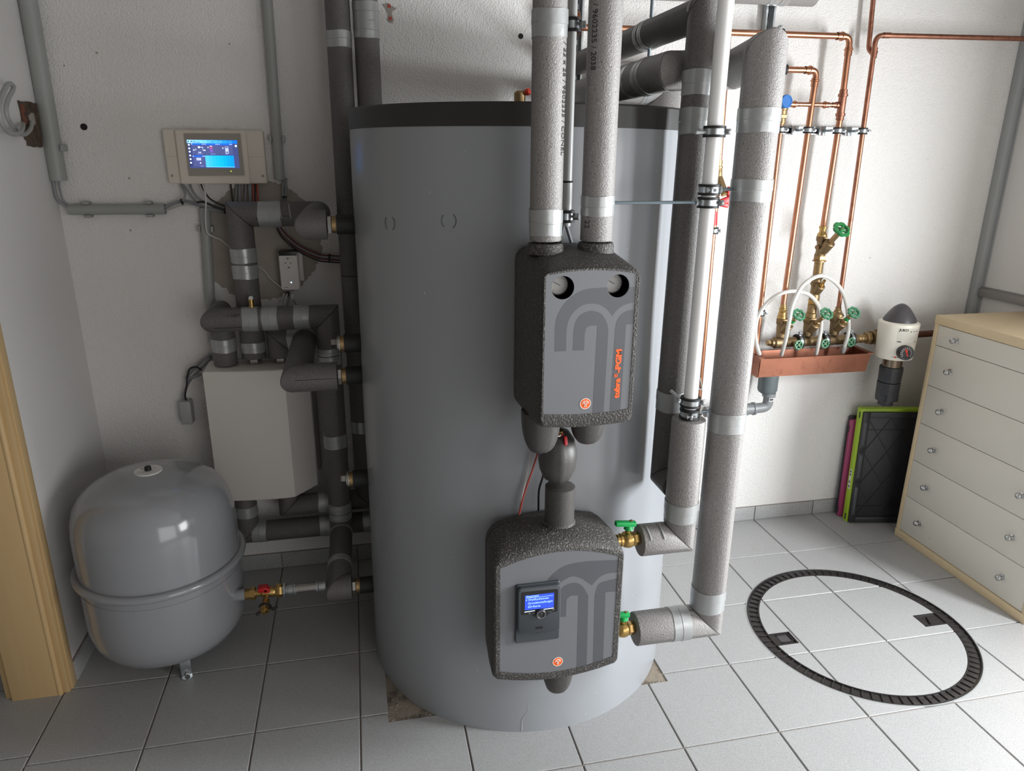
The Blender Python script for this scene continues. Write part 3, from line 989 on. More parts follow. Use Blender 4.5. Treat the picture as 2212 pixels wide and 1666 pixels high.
# insulated shut-off couplings below
def shell(cx, cy, zt, zb, rx, name, parent, tip=None):
    """egg-shaped two-part foam cap hanging from zt to zb with a parting ridge"""
    mb = MB()
    N, K = 36, 12
    rings = []
    for k in range(K + 1):
        t = k / K
        z = zt + (zb - zt) * (1 - math.cos(t * PI / 2)) if False else zt + (zb - zt) * math.sin(t * PI / 2)
        f = max(.02, math.cos(t * PI / 2) ** .55)
        rg = []
        for i in range(N):
            a = 2 * PI * i / N
            rr = rx * f * (1 + (.035 if i == 3 * N // 4 else 0))
            sq = 1 / max(abs(math.cos(a)) ** 1.0, abs(math.sin(a)) ** 1.0, .92)
            rg.append((cx + rr * math.cos(a) * min(sq, 1.06), cy + rr * .95 * math.sin(a) * min(sq, 1.06), z))
        rings.append(rg)
    mb.loft(rings)
    o = mb.build(name, M_EPPS, parent, ang=60)
    if tip:
        MB().box((cx, cy - .004, zb - .001), (.004, .004, .006), None, .001).build('tie_end', tip, o)
    return o
shell(.462, .012, 1.045, .943, .044, 'coupling_shell', ps, M_BLUE)
shell(.583, .035, 1.045, .947, .043, 'coupling_shell', ps, M_RED)

# ================================================================== lower fresh-water unit
LY = -0.015
fw = thing('freshwater_station', (.512, .06, .30), 'lower of two black foam units on the tank front, with a small blue-lit controller', 'pump unit')
MB().loft([ring_y(arch(.352, .672, .318, .690, .026, .030, .045, .055), .138), ring_y(arch(.350, .674, .316, .692, .026, .032, .045, .055), .112), ring_y(arch(.353, .671, .319, .689, .026, .031, .045, .055), .1105)]).build('back_shell', M_EPP, fw)
MB().loft([ring_y(arch(.353, .671, .319, .689, .026, .031, .045, .055), .1102), ring_y(arch(.350, .674, .316, .692, .026, .032, .045, .055), .108),
           ring_y(arch(.3455, .678, .318, .694, .026, .036, .040, .050), .045), ring_y(arch(.3445, .679, .330, .676, .026, .036, .025, .035), .004),
           ring_y(arch(.3475, .6775, .338, .668, .026, .036, .018, .022), LY + .004), ring_y(arch(.3520, .6740, .345, .664, .026, .034, .012, .012), LY),
           ring_y(arch(.3625, .6625, .3595, .657, .024, .030, .004, .004), LY), ring_y(arch(.3628, .6622, .360, .6567, .024, .030, .004, .004), LY + .006)]).build('front_shell', M_EPP, fw)
fp = MB().loft([ring_y(arch(.3627, .6623, .3598, .6568, .024, .030, .004, .004), LY + .0012), ring_y(arch(.3627, .6623, .3598, .6568, .024, .030, .004, .004), LY + .005)]).build('front_panel', M_PANEL, fw, smooth=False)
y2 = LY + .0010
o2 = dense([(.4700, .5800), (.4755, .601), (.4945, .6263), (.5246, .6454), (.5684, .6512), (.6129, .6493), (.6621, .6455)])
i2 = dense([(.6621, .609), (.6373, .6101), (.6152, .6016), (.5959, .5807)]) + dense([(.5959, .5807), (.5703, .6022), (.5499, .6121), (.5345, .6107), (.515, .5994), (.503, .583)])[1:]
print_poly(o2 + i2, y2, M_PANELD, fp)
print_poly([(.5000, .4993), (.5000, .560)] + dense([(.5178, .5819), (.5286, .5903), (.5506, .5939), (.5711, .5824), (.588, .5529)]) + [(.5925, .3420), (.5653, .3380), (.5618, .5563)] + dense([(.543, .5578), (.5335, .5500), (.5315, .5404)]) + [(.5315, .4985)], y2, M_PANELD, fp)
print_poly([(.6093, .3445)] + dense([(.6049, .5506), (.6100, .5730), (.6204, .586), (.6621, .5930)]) + [(.6621, .5545), (.6332, .5559), (.6371, .3520)], y2, M_PANELD, fp)
badge(.5138, .3654, .0125, y2 - .0003, fp)
# neck pipe and ball-valve shell on top
MB().lathe([(.037, 0), (.037, .095), (.034, .097)], (.5245, .05, .735), (0, 0, 1), 40).build('neck_sleeve', M_EPPS, fw)
MB().lathe([(.041, 0), (.0375, .006)], (.5245, .05, .7335), (0, 0, 1), 40, False).build('neck_collar', M_EPP, fw)
mb = MB()
N = 40
rings = []
for (z, rx, ry, dy) in ((.972, .010, .010, .02), (.966, .030, .026, .016), (.950, .041, .038, .006), (.925, .0465, .046, 0), (.900, .0475, .047, 0), (.875, .044, .043, 0), (.852, .034, .034, 0), (.843, .020, .022, -.002), (.840, .004, .004, -.004)):
    rg = []
    for i in range(N):
        a = 2 * PI * i / N
        b = 1 + (.045 if i in (3 * N // 4,) else 0)
        rg.append((.5185 + rx * b * math.cos(a), .060 + dy + ry * b * math.sin(a), z))
    rings.append(rg)
mb.loft(rings)
vs_ = mb.build('ball_valve_shell', M_EPPS, fw, ang=60)
rh = MB().box((0.513, 0.047, 0.970), (.030, .008, .010), Matrix.Rotation(.5, 3, 'X') @ Matrix.Rotation(.35, 3, 'Y'), .002).box((0.529, 0.031, 0.957), (.008, .006, .022), Matrix.Rotation(-.35, 3, 'X'), .002).build('red_lever', M_RED, vs_)
MB().hexn((0.517, 0.045, 0.972), (0.519, 0.039, 0.981), .006).build('stem_nut', M_BRASS, rh) if False else MB().hexn((0.517, 0.045, 0.972), (0.519, 0.039, 0.981), .006).build('stem_nut', M_BRASS, vs_)
MB().torus((0.512, 0.051, 0.972), (0, -.4, .9), .013, .0018, 20, 6).build('retaining_ring', M_ZINC, vs_)
shell(.536, .06, .31, .212, .042, 'bottom_shell', fw)
# controller
ct = MB().loft([ring_y(rpoly([(.4005, .4425, .006), (.5135, .4405, .006), (.5115, .6085, .006), (.4005, .6085, .006)]), LY + .003), ring_y(rpoly([(.4005, .4425, .006), (.5135, .4405, .006), (.5115, .6085, .006), (.4005, .6085, .006)]), LY - .005), ring_y(rpoly([(.4020, .4440, .006), (.5120, .4420, .006), (.5100, .6070, .006), (.4020, .6070, .006)]), LY - .0065)]).build('controller', M_CTRL, fw)
cy = LY - .0066
MB().loft([ring_y(rpoly([(.4035, .4780, .010), (.5115, .4730, .010), (.5105, .6060, .010), (.4030, .6065, .010)]), cy + .0015), ring_y(rpoly([(.4035, .4780, .010), (.5115, .4730, .010), (.5105, .6060, .010), (.4030, .6065, .010)]), cy - .010), ring_y(rpoly([(.4060, .4805, .010), (.5090, .4755, .010), (.5080, .6035, .010), (.4055, .6040, .010)]), cy - .012)]).build('cover', M_CTRL, ct)
cy -= .0121
MB().prism(rpoly([(.4105, .5330, .005), (.4350, .5330, .003), (.4440, .5235, .008), (.4760, .5225, .008), (.4850, .5310, .003), (.5030, .5310, .004), (.5030, .5960, .006), (.4105, .5975, .006)]), (0, cy - .0003, 0), (1, 0, 0), (0, 0, 1), .001).build('display_window', M_BLACK, ct, smooth=False)
lcd = MB().prism([(.4200, .5460), (.4930, .5450), (.4930, .5865), (.4200, .5870)], (0, cy - .0006, 0), (1, 0, 0), (0, 0, 1), .0004).build('display', M_LCD, ct, smooth=False)
for k, (t, w) in enumerate((('Hauptmenü', .031), ('Wahlfunktionen', .052), ('Grundeinstellungen', .062), ('SD-Karte', .031))):
    put_text(t, .0085, (.4225 if k == 0 else .4275, cy - .0008, .5812 - .0098 * k), (1, 0, 0), (0, 0, 1), M_LCDT, ct, name='display_text', width=w, ext=.0001)
MB().prism([(.4225, .5792), (.4905, .5790), (.4905, .5797), (.4225, .5799)], (0, cy - .0008, 0), (1, 0, 0), (0, 0, 1), .0003).prism([(.4228, .5718), (.4228, .5762), (.4255, .5740)], (0, cy - .0008, 0), (1, 0, 0), (0, 0, 1), .0003).build('display_line', M_LCDT, ct, smooth=False)
MB().prism([(.4195, .5402), (.4450, .5412), (.4450, .5424), (.4195, .5418)], (0, cy - .0008, 0), (1, 0, 0), (0, 0, 1), .0003).build('light_bar', M_LCDB, ct, smooth=False)
MB().prism([(.4670, .5418), (.4930, .5420), (.4930, .5434), (.4670, .5430)], (0, cy - .0008, 0), (1, 0, 0), (0, 0, 1), .0003).build('light_bar', M_LCDB, ct, smooth=False)
MB().lathe([(.0130, 0), (.0130, .004), (.0118, .006), (.0085, .006), (.0080, .0045), (.0045, .004), (.0025, .0052), (0, .0054)], (.4602, cy, .5320), (0, -1, 0), 32).build('dial_knob', M_GRIP, ct)
MB().torus((.4602, cy - .006, .5320), (0, -1, 0), .0105, .0007, 32, 6).build('dial_ring', M_NICKEL, ct)
MB().box((.4390, cy - .001, .5355), (.013, .002, .0035), None, .0008).build('soft_key', M_CTRL, ct)
MB().box((.4815, cy - .001, .5345), (.013, .002, .0035), None, .0008).build('soft_key', M_CTRL, ct)
MB().box((.4325, cy - .0006, .5360), (.004, .001, .003)).build('sensor_window', M_GPIPE, ct, smooth=False)
put_text('✓', .006, (.4895, cy - .0006, .5360), (1, 0, 0), (0, 0, 1), M_WHITEP, ct, name='tick_mark', ext=.0001)
MB().box((.4575, cy - .0005, .4885), (.018, .001, .0012)).build('vent_slot', M_BLACK, ct, smooth=False)
MB().box((.4575, cy - .0005, .4910), (.018, .001, .0012)).build('vent_slot', M_BLACK, ct, smooth=False)
MB().prism(circ(.4570, .4690, .0034, 20), (0, LY - .0068, 0), (1, 0, 0), (0, 0, 1), .0006).build('screw_hole', M_BLACK, ct, smooth=False)
# cables behind the units
for nm, pts, m, r, lab in (
    ('cable', [(.486, .125, .93), (.4720, .128, .897), (.4560, .128, .82), (.4440, .128, .76), (.4410, .129, .722)], M_CABLEL, .0026, 'pale cable hanging between the two pump units, in front of the tank'),
    ('cable', [(.494, .120, .93), (.4830, .121, .8885), (.4690, .122, .838), (.4630, .122, .82), (.4480, .122, .770), (.4390, .124, .722)], M_CABLER, .0024, 'reddish cable twisted beside the pale one between the two pump units'),
    ('cable', [(.478, .095, .95), (.4824, .094, .9052), (.4930, .094, .850), (.4840, .100, .80), (.4835, .100, .742)], M_CABLEK, .0028, 'black cable running down along the neck of the lower pump unit')):
    tag(MB().tube(smoothpath(pts, 6), r, 8).build(nm, m), lab, 'cable')

# ================================================================== insulated pipes
V = Vector
# --- two risers on the upper pump station
xl, xr, yf = .4655, .5790, .02
L = ipipe('light grey insulated riser entering the upper pump unit on its left side', [(xl, yf, 1.4285), (xl - .002, yf, 2.449)], .0345, [(0, .013, .054), (0, .395, .050)], M_FOAM)
R = ipipe('light grey insulated riser on the right of the upper pump unit, printed with numbers', [(xr, yf, 1.4270), (xr, yf, 2.449)], .0345, [(0, .054, .041)], M_FOAM)
def towards_cam(p, turn):
    d = V((0.07 - p[0], -1.5 - p[1], 0)).normalized()
    return Matrix.Rotation(turn, 3, 'Z') @ d
pipe_text('/ 22 x 26 / 9602235 / 2038', .0175, (xr, yf, 1.955), (0, 0, -1), .0345, towards_cam((xr, yf), -.62), M_INK, R)
pipe_text('025 / 22', .0175, (xr, yf, 1.514), (0, 0, -1), .0345, towards_cam((xr, yf), -.62), M_INK, R)
pipe_text('/ 22 x 26 / 9602235 / CONEL', .0175, (xl, yf, 1.815), (0, 0, -1), .0345, towards_cam((xl, yf), 1.12), M_INK, L)
for x in (xl, xr):
    MB().lathe([(.040, 1.402), (.0395, 1.418), (.037, 1.424)], (x, yf, 0), (0, 0, 1), 36, False).lathe([(.037, 1.424), (.028, 1.4255), (.028, 1.415)], (x, yf, 0), (0, 0, 1), 36, False).build('pipe_collar', M_EPP, ps)
# --- right riser with white pipe and the short sleeve
sp = ipipe('short grey insulated pipe elbow below the white riser, leading to the upper green-handled valve', [(.7405, .05, .656), (.851, .05, .656), (.851, .05, .985)], .0415, [(1, .055, .050)], M_FOAM, staples=[(0, .022, (-.2, -.6, 1)), (0, .058, (-.2, -.6, 1))])
rp2 = ipipe('thick grey insulated riser at the right, running from floor height up over the tank', [(.7445, .05, .385), (.9535, .05, .385), (.9545, .05, 1.815), (.9905, .255, 1.806), (.825, .255, 1.798), (.825, 1.195, 1.798)], .0450,
            [(0, .100, .050), (1, .045, .062), (1, .565, .050), (1, 1.123, .048), (1, 1.270, .050), (2, .002, .001), (4, .10, .045)], M_FOAM, seams=[(0, .152, .19, (0, -.25, 1))], staples=[(2, .035, (-.6, -.3, 1))])
rp1 = ipipe('dark grey insulated pipe standing just behind the white riser beside the tank', [(.853, .094, .778), (.853, .17, .778), (.862, .17, 1.912), (.866, 1.167, 1.912)], .0365,
            [(1, .190, .052), (1, .875, .058), (1, .960, .054), (2, .30, .022), (2, .335, .02)], M_FOAMD, staples=[(2, .01, (-.8, 0, .6))])
MB().cyl((.8585, .478, 1.846), (.8585, .478, 2.449), .0045, seg=8).build('hanger_rod', M_ROD, rp1)
MB().lathe([(.0445, -.012), (.0455, -.012), (.0455, .012), (.0445, .012)], (.825, .478, 1.798), (0, 1, 0), 32, False).build('hanger_strap', M_ZINC, rp2)
# --- white PVC riser with clamps and threaded rods
wp = thing('white_pipe', (.851, .05, .986), 'smooth white plastic riser in front of the dark insulated pipe', 'pipe')
WX = .851
MB().cyl((WX, .05, 1.013), (WX, .05, 2.449), .0172, seg=28).build('pipe', M_WPIPE, wp)
MB().cyl((WX, .05, .9856), (WX, .05, 1.013), .0172, seg=28).build('pipe_socket', M_HTD, wp)
for z, ear in ((1.656, (1, -.35, 0)), (1.533, (-.3, -1, 0)), (1.505, (1, -.6, 0)), (1.029, (1, -.35, 0)), (.9990, (-.3, -1, 0))):
    clamp((WX, .05, z), (0, 0, 1), .0175, wp, ear, .0125)
MB().cyl((WX - .020, .048, 1.6545), (WX - .046, .046, 1.6535), .0045, seg=10).build('stud', M_ZINC, wp)
MB().cyl((WX - .018, .058, 1.029), (WX - .038, .085, 1.048), .0045, seg=10).build('stud', M_ZINC, wp)
r1 = MB().cyl((.6165, .05, 1.5055), (WX - .0225, .05, 1.5055), .0034, seg=8).build('threaded_rod', M_ROD, wp)
MB().hexn((WX - .031, .05, 1.5055), (WX - .0225, .05, 1.5055), .0085).build('hex_nut', M_ZINC, r1)
r2 = MB().cyl((WX + .0225, .05, 1.533), (.9064, .05, 1.534), .0038, seg=8).build('threaded_rod', M_ROD, wp)
MB().hexn((WX + .0225, .05, 1.533), (WX + .032, .05, 1.533), .0085).build('hex_nut', M_ZINC, r2)
r3 = MB().cyl((WX + .0225, .05, .999), (.9064, .05, 1.001), .0038, seg=8).build('threaded_rod', M_ROD, wp)
MB().hexn((WX + .0225, .05, .999), (WX + .031, .05, .999), .0085).build('hex_nut', M_ZINC, r3)
# --- grey conduit between the two front risers
gt = thing('conduit_tube', (.532, .085, 1.452), 'thin light grey conduit tube between the two front risers', 'conduit')
GX, GY = .5285, .085
MB().cyl((GX, GY, 1.4535), (GX, GY, 2.449), .0108, seg=24).build('tube', M_GPIPE, gt)
MB().cyl((GX, GY, 1.4905), (GX, GY, 1.548), .0122, seg=24).build('sleeve_joint', M_GPIPE, gt)
MB().torus((GX, GY, 1.5485), (0, 0, 1), .0115, .0022, 24, 8).build('sealing_ring', M_RUBBER, gt)
for z in (1.860, 1.4745):
    clamp((GX, GY, z), (0, 0, 1), .0125, gt, (.9, -.55, 0), .014)
tag(MB().tube(smoothpath([(.522, .083, 1.4530), (.520, .082, 1.438), (.517, .080, 1.4165)], 5), .0038, 8).build('cable', M_CABLEK), 'left one of two dark cables between the thin conduit and the upper pump unit', 'cable')
tag(MB().tube(smoothpath([(.530, .083, 1.4530), (.535, .081, 1.437), (.541, .078, 1.4165)], 5), .0042, 8).build('cable', M_CABLE), 'right one of two dark cables between the thin conduit and the upper pump unit', 'cable')
# --- brass ball valves with green levers
def ball_valve(x0, x1, z, label, lev):
    t = thing('ball_valve', ((x0 + x1) / 2, .05, z), label, 'valve')
    w = x1 - x0
    b = MB().lathe([(.0150, 0), (.0150, w * .12), (.0175, w * .14), (.0175, w * .24), (.0165, w * .26), (.0205, w * .34), (.0225, w * .5), (.0205, w * .66), (.0165, w * .72)], (x0, .05, z), (1, 0, 0), 28)
    b.hexn((x0 + w * .70, .05, z), (x1, .05, z), .0185)
    b.build('body', M_BRASS, t)
    xc = x0 + w * .5
    MB().lathe([(.0075, .018), (.0075, .026), (.005, .027), (.005, .036)], (xc, .05, z), (0, 0, 1), 16).build('stem', M_BRASS, t)
    l = MB().lathe([(.0085, .027), (.0125, .031), (.0095, .040), (.0085, .044)], (xc, .05, z), (0, 0, 1), 20)
    l.box((xc - .010 if lev else xc - .001, .047, z + .048), (.056 if lev else .032, .016, .013), Matrix.Rotation(.10, 3, 'Y'), .003)
    l.build('lever', M_GREEN, t)
    MB().lathe([(.0042, 0), (.0042, .002), (.0025, .003)], (xc + .005, .047, z + .054), (0, 0, 1), 10).build('screw', M_BRASSM, t)
ball_valve(.6800, .7400, .662, 'upper brass valve with a long green lever beside the lower pump unit', True)
ball_valve(.6800, .7440, .389, 'lower brass valve with a short green lever beside the lower pump unit', False)
# --- left of the tank: insulated pipes between the wall box, the tank and the ceiling
BZ = .8935
la = ipipe('dark insulated pipe with an upper horizontal run to the topmost tank connection on the left', [(-.308, 1.085, BZ + .022), (-.308, 1.085, 1.409), (-.056, 1.085, 1.409), (-.056, .63, 1.413), (-.0105, .63, 1.413)], .0410,
           [(0, .024, .036), (0, .282, .046), (0, .335, .048), (1, .062, .072)], M_FOAMD, staples=[(1, .135, (0, -1, .35)), (1, .165, (0, -1, .35))], seams=[(1, .13, .17, (0, -1, -.1))])
lb = ipipe('dark insulated pipe crossing above the white wall box and dropping to the lowest tank connection', [(-.404, 1.085, BZ + .002), (-.404, 1.085, 1.075), (-.404, .987, 1.075), (-.045, .987, 1.075), (-.048, .987, .262), (-.052, .63, .240), (-.0105, .63, .240)], .0400,
           [(0, .050, .046), (2, .088, .050), (2, .150, .050), (2, .252, .050), (3, .108, .024), (3, .136, .030), (3, .428, .048), (3, .700, .034), (3, .738, .026), (4, .02, .02), (4, .22, .03)], M_FOAMD, seams=[(2, .0, .088, (0, -1, -.55))])
pipe_text('/ 1007 /', .016, (-.36, .987, 1.075), (1, 0, 0), .0400, (0, -.86, .5), M_INK, lb)
pipe_text('/ 92 x 1', .016, (-.262, 1.085, 1.409), (1, 0, 0), .0410, (0, -.86, -.3), M_INK, la)
lc = ipipe('dark insulated pipe bending forward from the white wall box to the third tank connection', [(-.219, 1.085, BZ + .022), (-.219, 1.085, .978), (-.130, 1.085, .978), (-.130, .63, .968), (-.0105, .63, .968)], .0420,
           [(1, .030, .042), (2, .02, .016)], M_FOAMD, seams=[(3, .0, .12, (0, -1, .12))])
for x in (-.308, -.219):
    MB().hexn((x, 1.085, BZ + .001), (x, 1.085, BZ + .022), .024).build('union_nut', M_STEEL, la if x < -.25 else lc)
ld1 = ipipe('lower dark insulated pipe under the wall box, continuing up as right one behind the tank', [(-.392, 1.075, .404), (-.392, 1.075, .2370), (.136, 1.075, .2370), (.136, 1.075, 2.449)], .0395,
            [(0, .050, .042), (1, .016, .050), (1, .262, .048), (1, .424, .05), (2, 1.716, .050), (2, 1.766, .055)], M_FOAMD)
ld2 = ipipe('upper dark insulated pipe under the wall box, continuing up as left one beside the tank', [(-.236, 1.075, .404), (-.236, 1.075, .3365), (.050, 1.075, .3365), (.046, 1.075, 1.2), (.051, 1.075, 2.449)], .0385,
            [(1, .108, .046), (2, .28, .045), (3, .724, .048)], M_FOAMD)
# brass bleed valve on top of the crossing pipe
bv = thing('bleed_valve', (-.285, .987, 1.1155), 'small brass bleed fitting with a white top on the crossing insulated pipe', 'fitting')
MB().lathe([(.010, 0), (.010, .006), (.0085, .007), (.0085, .020), (.0095, .021), (.0095, .026)], (-.285, .987, 1.1155), (0, 0, 1), 20).build('body', M_BRASS, bv)
MB().lathe([(.0075, .026), (.0082, .030), (.005, .036), (0, .037)], (-.285, .987, 1.1155), (0, 0, 1), 9).build('hemp_top', M_LABEL, bv)
# --- pipes on the back wall above the tank
tp = ipipe('grey insulated pipe running along the top of the back wall at the upper frame edge', [(.93, 1.115, 2.160), (1.732, 1.115, 2.168)], .0440, [(0, .615, .04), (0, .66, .03)], M_FOAM)
bg = ipipe('thick pale grey insulated pipe low on the back wall directly behind the tank lid', [(1.0, 1.195, 1.850), (1.0, 1.085, 1.850), (1.175, 1.085, 1.848), (1.175, 1.085, 1.40)], .0680, [(1, .075, .030)], M_FOAM)
for x, z0, lab in ((.868, 1.80, 'perforated zinc mounting rail on the back wall behind the right front riser'), (1.600, 2.045, 'perforated zinc mounting rail holding the top pipe at the upper right')):
    mr = thing('mounting_rail', (x, 1.2, z0), lab, 'rail')
    MB().bx(x - .019, x + .019, 1.197, 1.1995, z0, 2.449).bx(x - .019, x - .0165, 1.172, 1.1975, z0, 2.449).bx(x + .0165, x + .019, 1.172, 1.1975, z0, 2.449).bx(x - .019, x - .012, 1.1705, 1.1725, z0, 2.449).bx(x + .012, x + .019, 1.1705, 1.1725, z0, 2.449).build('channel', M_ZINC, mr, smooth=False)
    sl = MB()
    z = z0 + .015
    while z < 2.44:
        sl.box((x, 1.1962, z), (.010, .0016, .022), None)
        z += .038
    tag(sl.build('slots', M_BLACK, mr, smooth=False), kind='stuff')
# --- coil of copper tube hanging on the left rail
pp = []
for i in range(150):
    a = i / 150 * 2 * PI * 5
    pp.append((.838 + .0016 * math.sin(i), 1.075 + .038 * math.cos(a), 2.035 + .033 * math.sin(a) - .0))
    pp[-1] = (.822 + .028 * i / 150, 1.10 + .030 * math.cos(a) * .4, 2.032 + .034 * math.sin(a))
tag(MB().tube(pp, .003, 8).build('copper_coil', M_COPPER), 'small coil of thin copper tube on the wall left of the right front riser', 'coil')

# ================================================================== expansion vessel
VX, VY = -.598, .715
ev = thing('expansion_vessel', (VX, VY, 0), 'glossy grey round expansion vessel with a rolled ring, standing on the floor at the left', 'vessel')
RB = .2365
pr = [(0, .049), (.06, .0515), (.115, .060), (.165, .076), (.203, .104), (.225, .138), (.2345, .176), (RB, .220), (RB, .330)]
MB().lathe(pr, (VX, VY, 0), (0, 0, 1), 72).build('lower_shell', M_VESSEL, ev, ang=60)
pr = [(RB - .0015, .330), (RB - .0015, .460), (.2340, .510), (.2285, .550), (.217, .585), (.197, .614), (.168, .636), (.130, .652), (.085, .663), (.04, .669), (0, .670)]
MB().lathe(pr, (VX, VY, 0), (0, 0, 1), 72).build('upper_shell', M_VESSEL, ev, ang=60)
MB().torus((VX, VY, .368), (0, 0, 1), RB + .0045, .0125, 96, 14).build('clamping_ring', M_VESSEL, ev)
lb_ = MB()
lb_.prism([(.040 * math.cos(2 * PI * i / 40), .040 * math.sin(2 * PI * i / 40)) for i in range(40)], (VX, VY, .6720), (1, 0, 0), (0, 1, 0), .0030).build('round_label', M_LABEL, ev, smooth=False)
MB().lathe([(.010, .672), (.0095, .684), (.006, .686)], (VX, VY, 0), (0, 0, 1), 16).build('valve_cap', M_BLACK, ev)
for k in range(7):
    put_text('||| || - -- -' if k % 2 else '-- ---- -', .0062, (VX - .030 + (k % 3) * .003, VY + .022 - .0075 * k, .6722), (1, 0, 0), (0, 1, 0), M_INK, ev, name='label_print', width=(.026 if 2 < k < 5 else .042), ext=.0001) if k not in (3,) else None
for k in range(3):
    a = -PI / 2 + .42 + 2 * PI * k / 3
    e = V((math.cos(a), math.sin(a), 0))
    g = V((-math.sin(a), math.cos(a), 0))
    Rm = Matrix((g, e, V((0, 0, 1)))).transposed()
    lg = MB().box(V((VX, VY, .045)) + e * .135, (.032, .004, .086), Rm, .001)
    lg.box(V((VX, VY, .046)) + e * .133, (.008, .006, .078), Rm, .002)
    lg.lathe([(.0165, 0), (.0165, .004)], V((VX, VY, 0)) + e * .143, (0, 0, 1), 20)
    lo = lg.build('leg', M_ZINC, ev)
    MB().lathe([(.008, .004), (.008, .009), (.004, .010), (.004, .014), (0, .0145)], V((VX, VY, 0)) + e * .144, (0, 0, 1), 6).build('floor_screw', M_STEEL, lo)
# port, brass service valve and steel pipe to the tank
py_, pz_ = .640, .2465
MB().cyl((VX + .215, py_, pz_), (-.347, py_, pz_), .0185, seg=20).build('port', M_VESSEL, ev)
sv = thing('service_valve', (-.29, py_, pz_), 'brass cap valve with a red cap between the vessel and the steel pipe', 'valve')
b = MB().cyl((-.3465, py_, pz_), (-.331, py_, pz_), .0175, seg=20)
b.hexn((-.331, py_, pz_), (-.314, py_, pz_), .0215)
b.lathe([(.0115, 0), (.0115, .016), (.0165, .020), (.0175, .055), (.0150, .062)], (-.314, py_, pz_), (1, 0, 0), 22)
b.hexn((-.252, py_, pz_), (-.231, py_, pz_), .0225)
b.build('body', M_BRASS, sv)
MB().box((-.290, py_ - .002, pz_ + .016), (.030, .028, .016), None, .003).box((-.278, py_ - .006, pz_ + .012), (.020, .020, .016), None, .003).build('red_cap', M_RED, sv)
o = MB().lathe([(.0105, 0), (.0105, .030), (.0165, .031), (.0165, .042), (.010, .043), (.0085, .050), (0, .051)], (-.283, py_ - .012, pz_ - .020), (-.05, -.82, -.35), 18).build('drain_outlet', M_BRASS, sv)
MB().torus((-.284, py_ - .036, pz_ - .030), (-.05, -.82, -.35), .0165, .0035, 20, 8).tube(smoothpath([(-.296, py_ - .040, pz_ - .037), (-.304, py_ - .046, pz_ - .045), (-.312, py_ - .050, pz_ - .047)], 4), .005, 8).tube(smoothpath([(-.270, py_ - .038, pz_ - .036), (-.258, py_ - .040, pz_ - .040), (-.248, py_ - .036, pz_ - .034)], 4), .005, 8).build('cap_strap', M_RUBBER, sv)
st = thing('steel_pipe', (-.16, py_, pz_), 'short shiny steel pipe with press fittings between the brass valve and the tank elbow', 'pipe')
MB().hexn((-.2305, py_, pz_), (-.220, py_, pz_), .0225).build('hex_nut', M_ZINC, st)
MB().cyl((-.186, py_, pz_), (-.1275, py_, pz_), .0145, seg=22).build('pipe', M_STEEL, st)
for x0, x1 in ((-.2198, -.186), (-.1275, -.0945)):
    MB().lathe([(.0155, 0), (.0155, .006), (.0165, .007), (.0165, (x1 - x0) - .011), (.0190, (x1 - x0) - .009), (.0190, (x1 - x0) - .004), (.0160, (x1 - x0) - .003), (.0160, x1 - x0)] if x0 < -.2 else [(.0160, 0), (.0160, .003), (.0190, .004), (.0190, .009), (.0165, .011), (.0165, x1 - x0)], (x0, py_, pz_), (1, 0, 0), 24).build('press_fitting', M_ZINC, st)
# ================================================================== white wall box
wb = thing('wall_box', (-.30, 1.199, .404), 'white wall-hung metal box with a slanted right face, on the left part of the wall', 'heating unit')
out = [(-.474, 1.150), (-.470, 1.012)] + [(-.470 + .27 * i / 8, 1.012 - .020 * math.sin(PI * (i / 8) * .62)) for i in range(1, 8)] + [(-.203, .996), (-.128, 1.085), (-.128, 1.150)]
def ring_z(poly, z, k=1.0): return [(x, y, z) for x, y in poly]
def inset(poly, d):
    cx, cy = -.30, 1.10
    return [(x + (d if x < cx else -d), y + (d if y < cy else 0)) for x, y in poly]
MB().loft([ring_z(inset(out, .003), .4035), ring_z(out, .4065), ring_z(out, .8880), ring_z(inset(out, .002), .8910), ring_z(inset(out, .006), .8930)]).build('cover', M_WBOX, wb, ang=28)
MB().bx(-.478, -.115, 1.1505, 1.1995, .440, .880).build('backplate', M_SIDE, wb)
# ================================================================== control panel with touch screen
cp = thing('control_panel', (-.375, 1.199, 1.50), 'cream control panel with a lit blue screen on the back wall at left', 'control panel')
MB().loft([ring_y(rpoly([(-.533, 1.504, .006), (-.219, 1.504, .006), (-.219, 1.675, .006), (-.533, 1.675, .006)]), 1.1995), ring_y(rpoly([(-.533, 1.504, .006), (-.219, 1.504, .006), (-.219, 1.675, .006), (-.533, 1.675, .006)]), 1.174), ring_y(rpoly([(-.530, 1.507, .006), (-.222, 1.507, .006), (-.222, 1.672, .006), (-.530, 1.672, .006)]), 1.171)]).build('housing', M_CPANEL, cp)
MB().loft([ring_y(rpoly([(-.492, 1.503, .008), (-.272, 1.503, .008), (-.272, 1.674, .008), (-.492, 1.674, .008)]), 1.1708), ring_y(rpoly([(-.492, 1.503, .008), (-.272, 1.503, .008), (-.272, 1.674, .008), (-.492, 1.674, .008)]), 1.160), ring_y(rpoly([(-.489, 1.506, .008), (-.275, 1.506, .008), (-.275, 1.671, .008), (-.489, 1.671, .008)]), 1.157)]).build('front_cover', M_CPANEL, cp)
for x in (-.520, -.232):
    MB().lathe([(.0045, 0), (.0045, .001), (.003, .0008), (0, .0004)], (x, 1.1712, 1.529), (0, -1, 0), 14).build('screw', M_BEZEL, cp)
MB().bx(-.2722, -.2215, 1.1704, 1.1709, 1.5905, 1.5912).build('joint_line', M_BEZEL, cp)
MB().bx(-.5295, -.492, 1.1704, 1.1709, 1.5905, 1.5912).build('joint_line', M_BEZEL, cp)
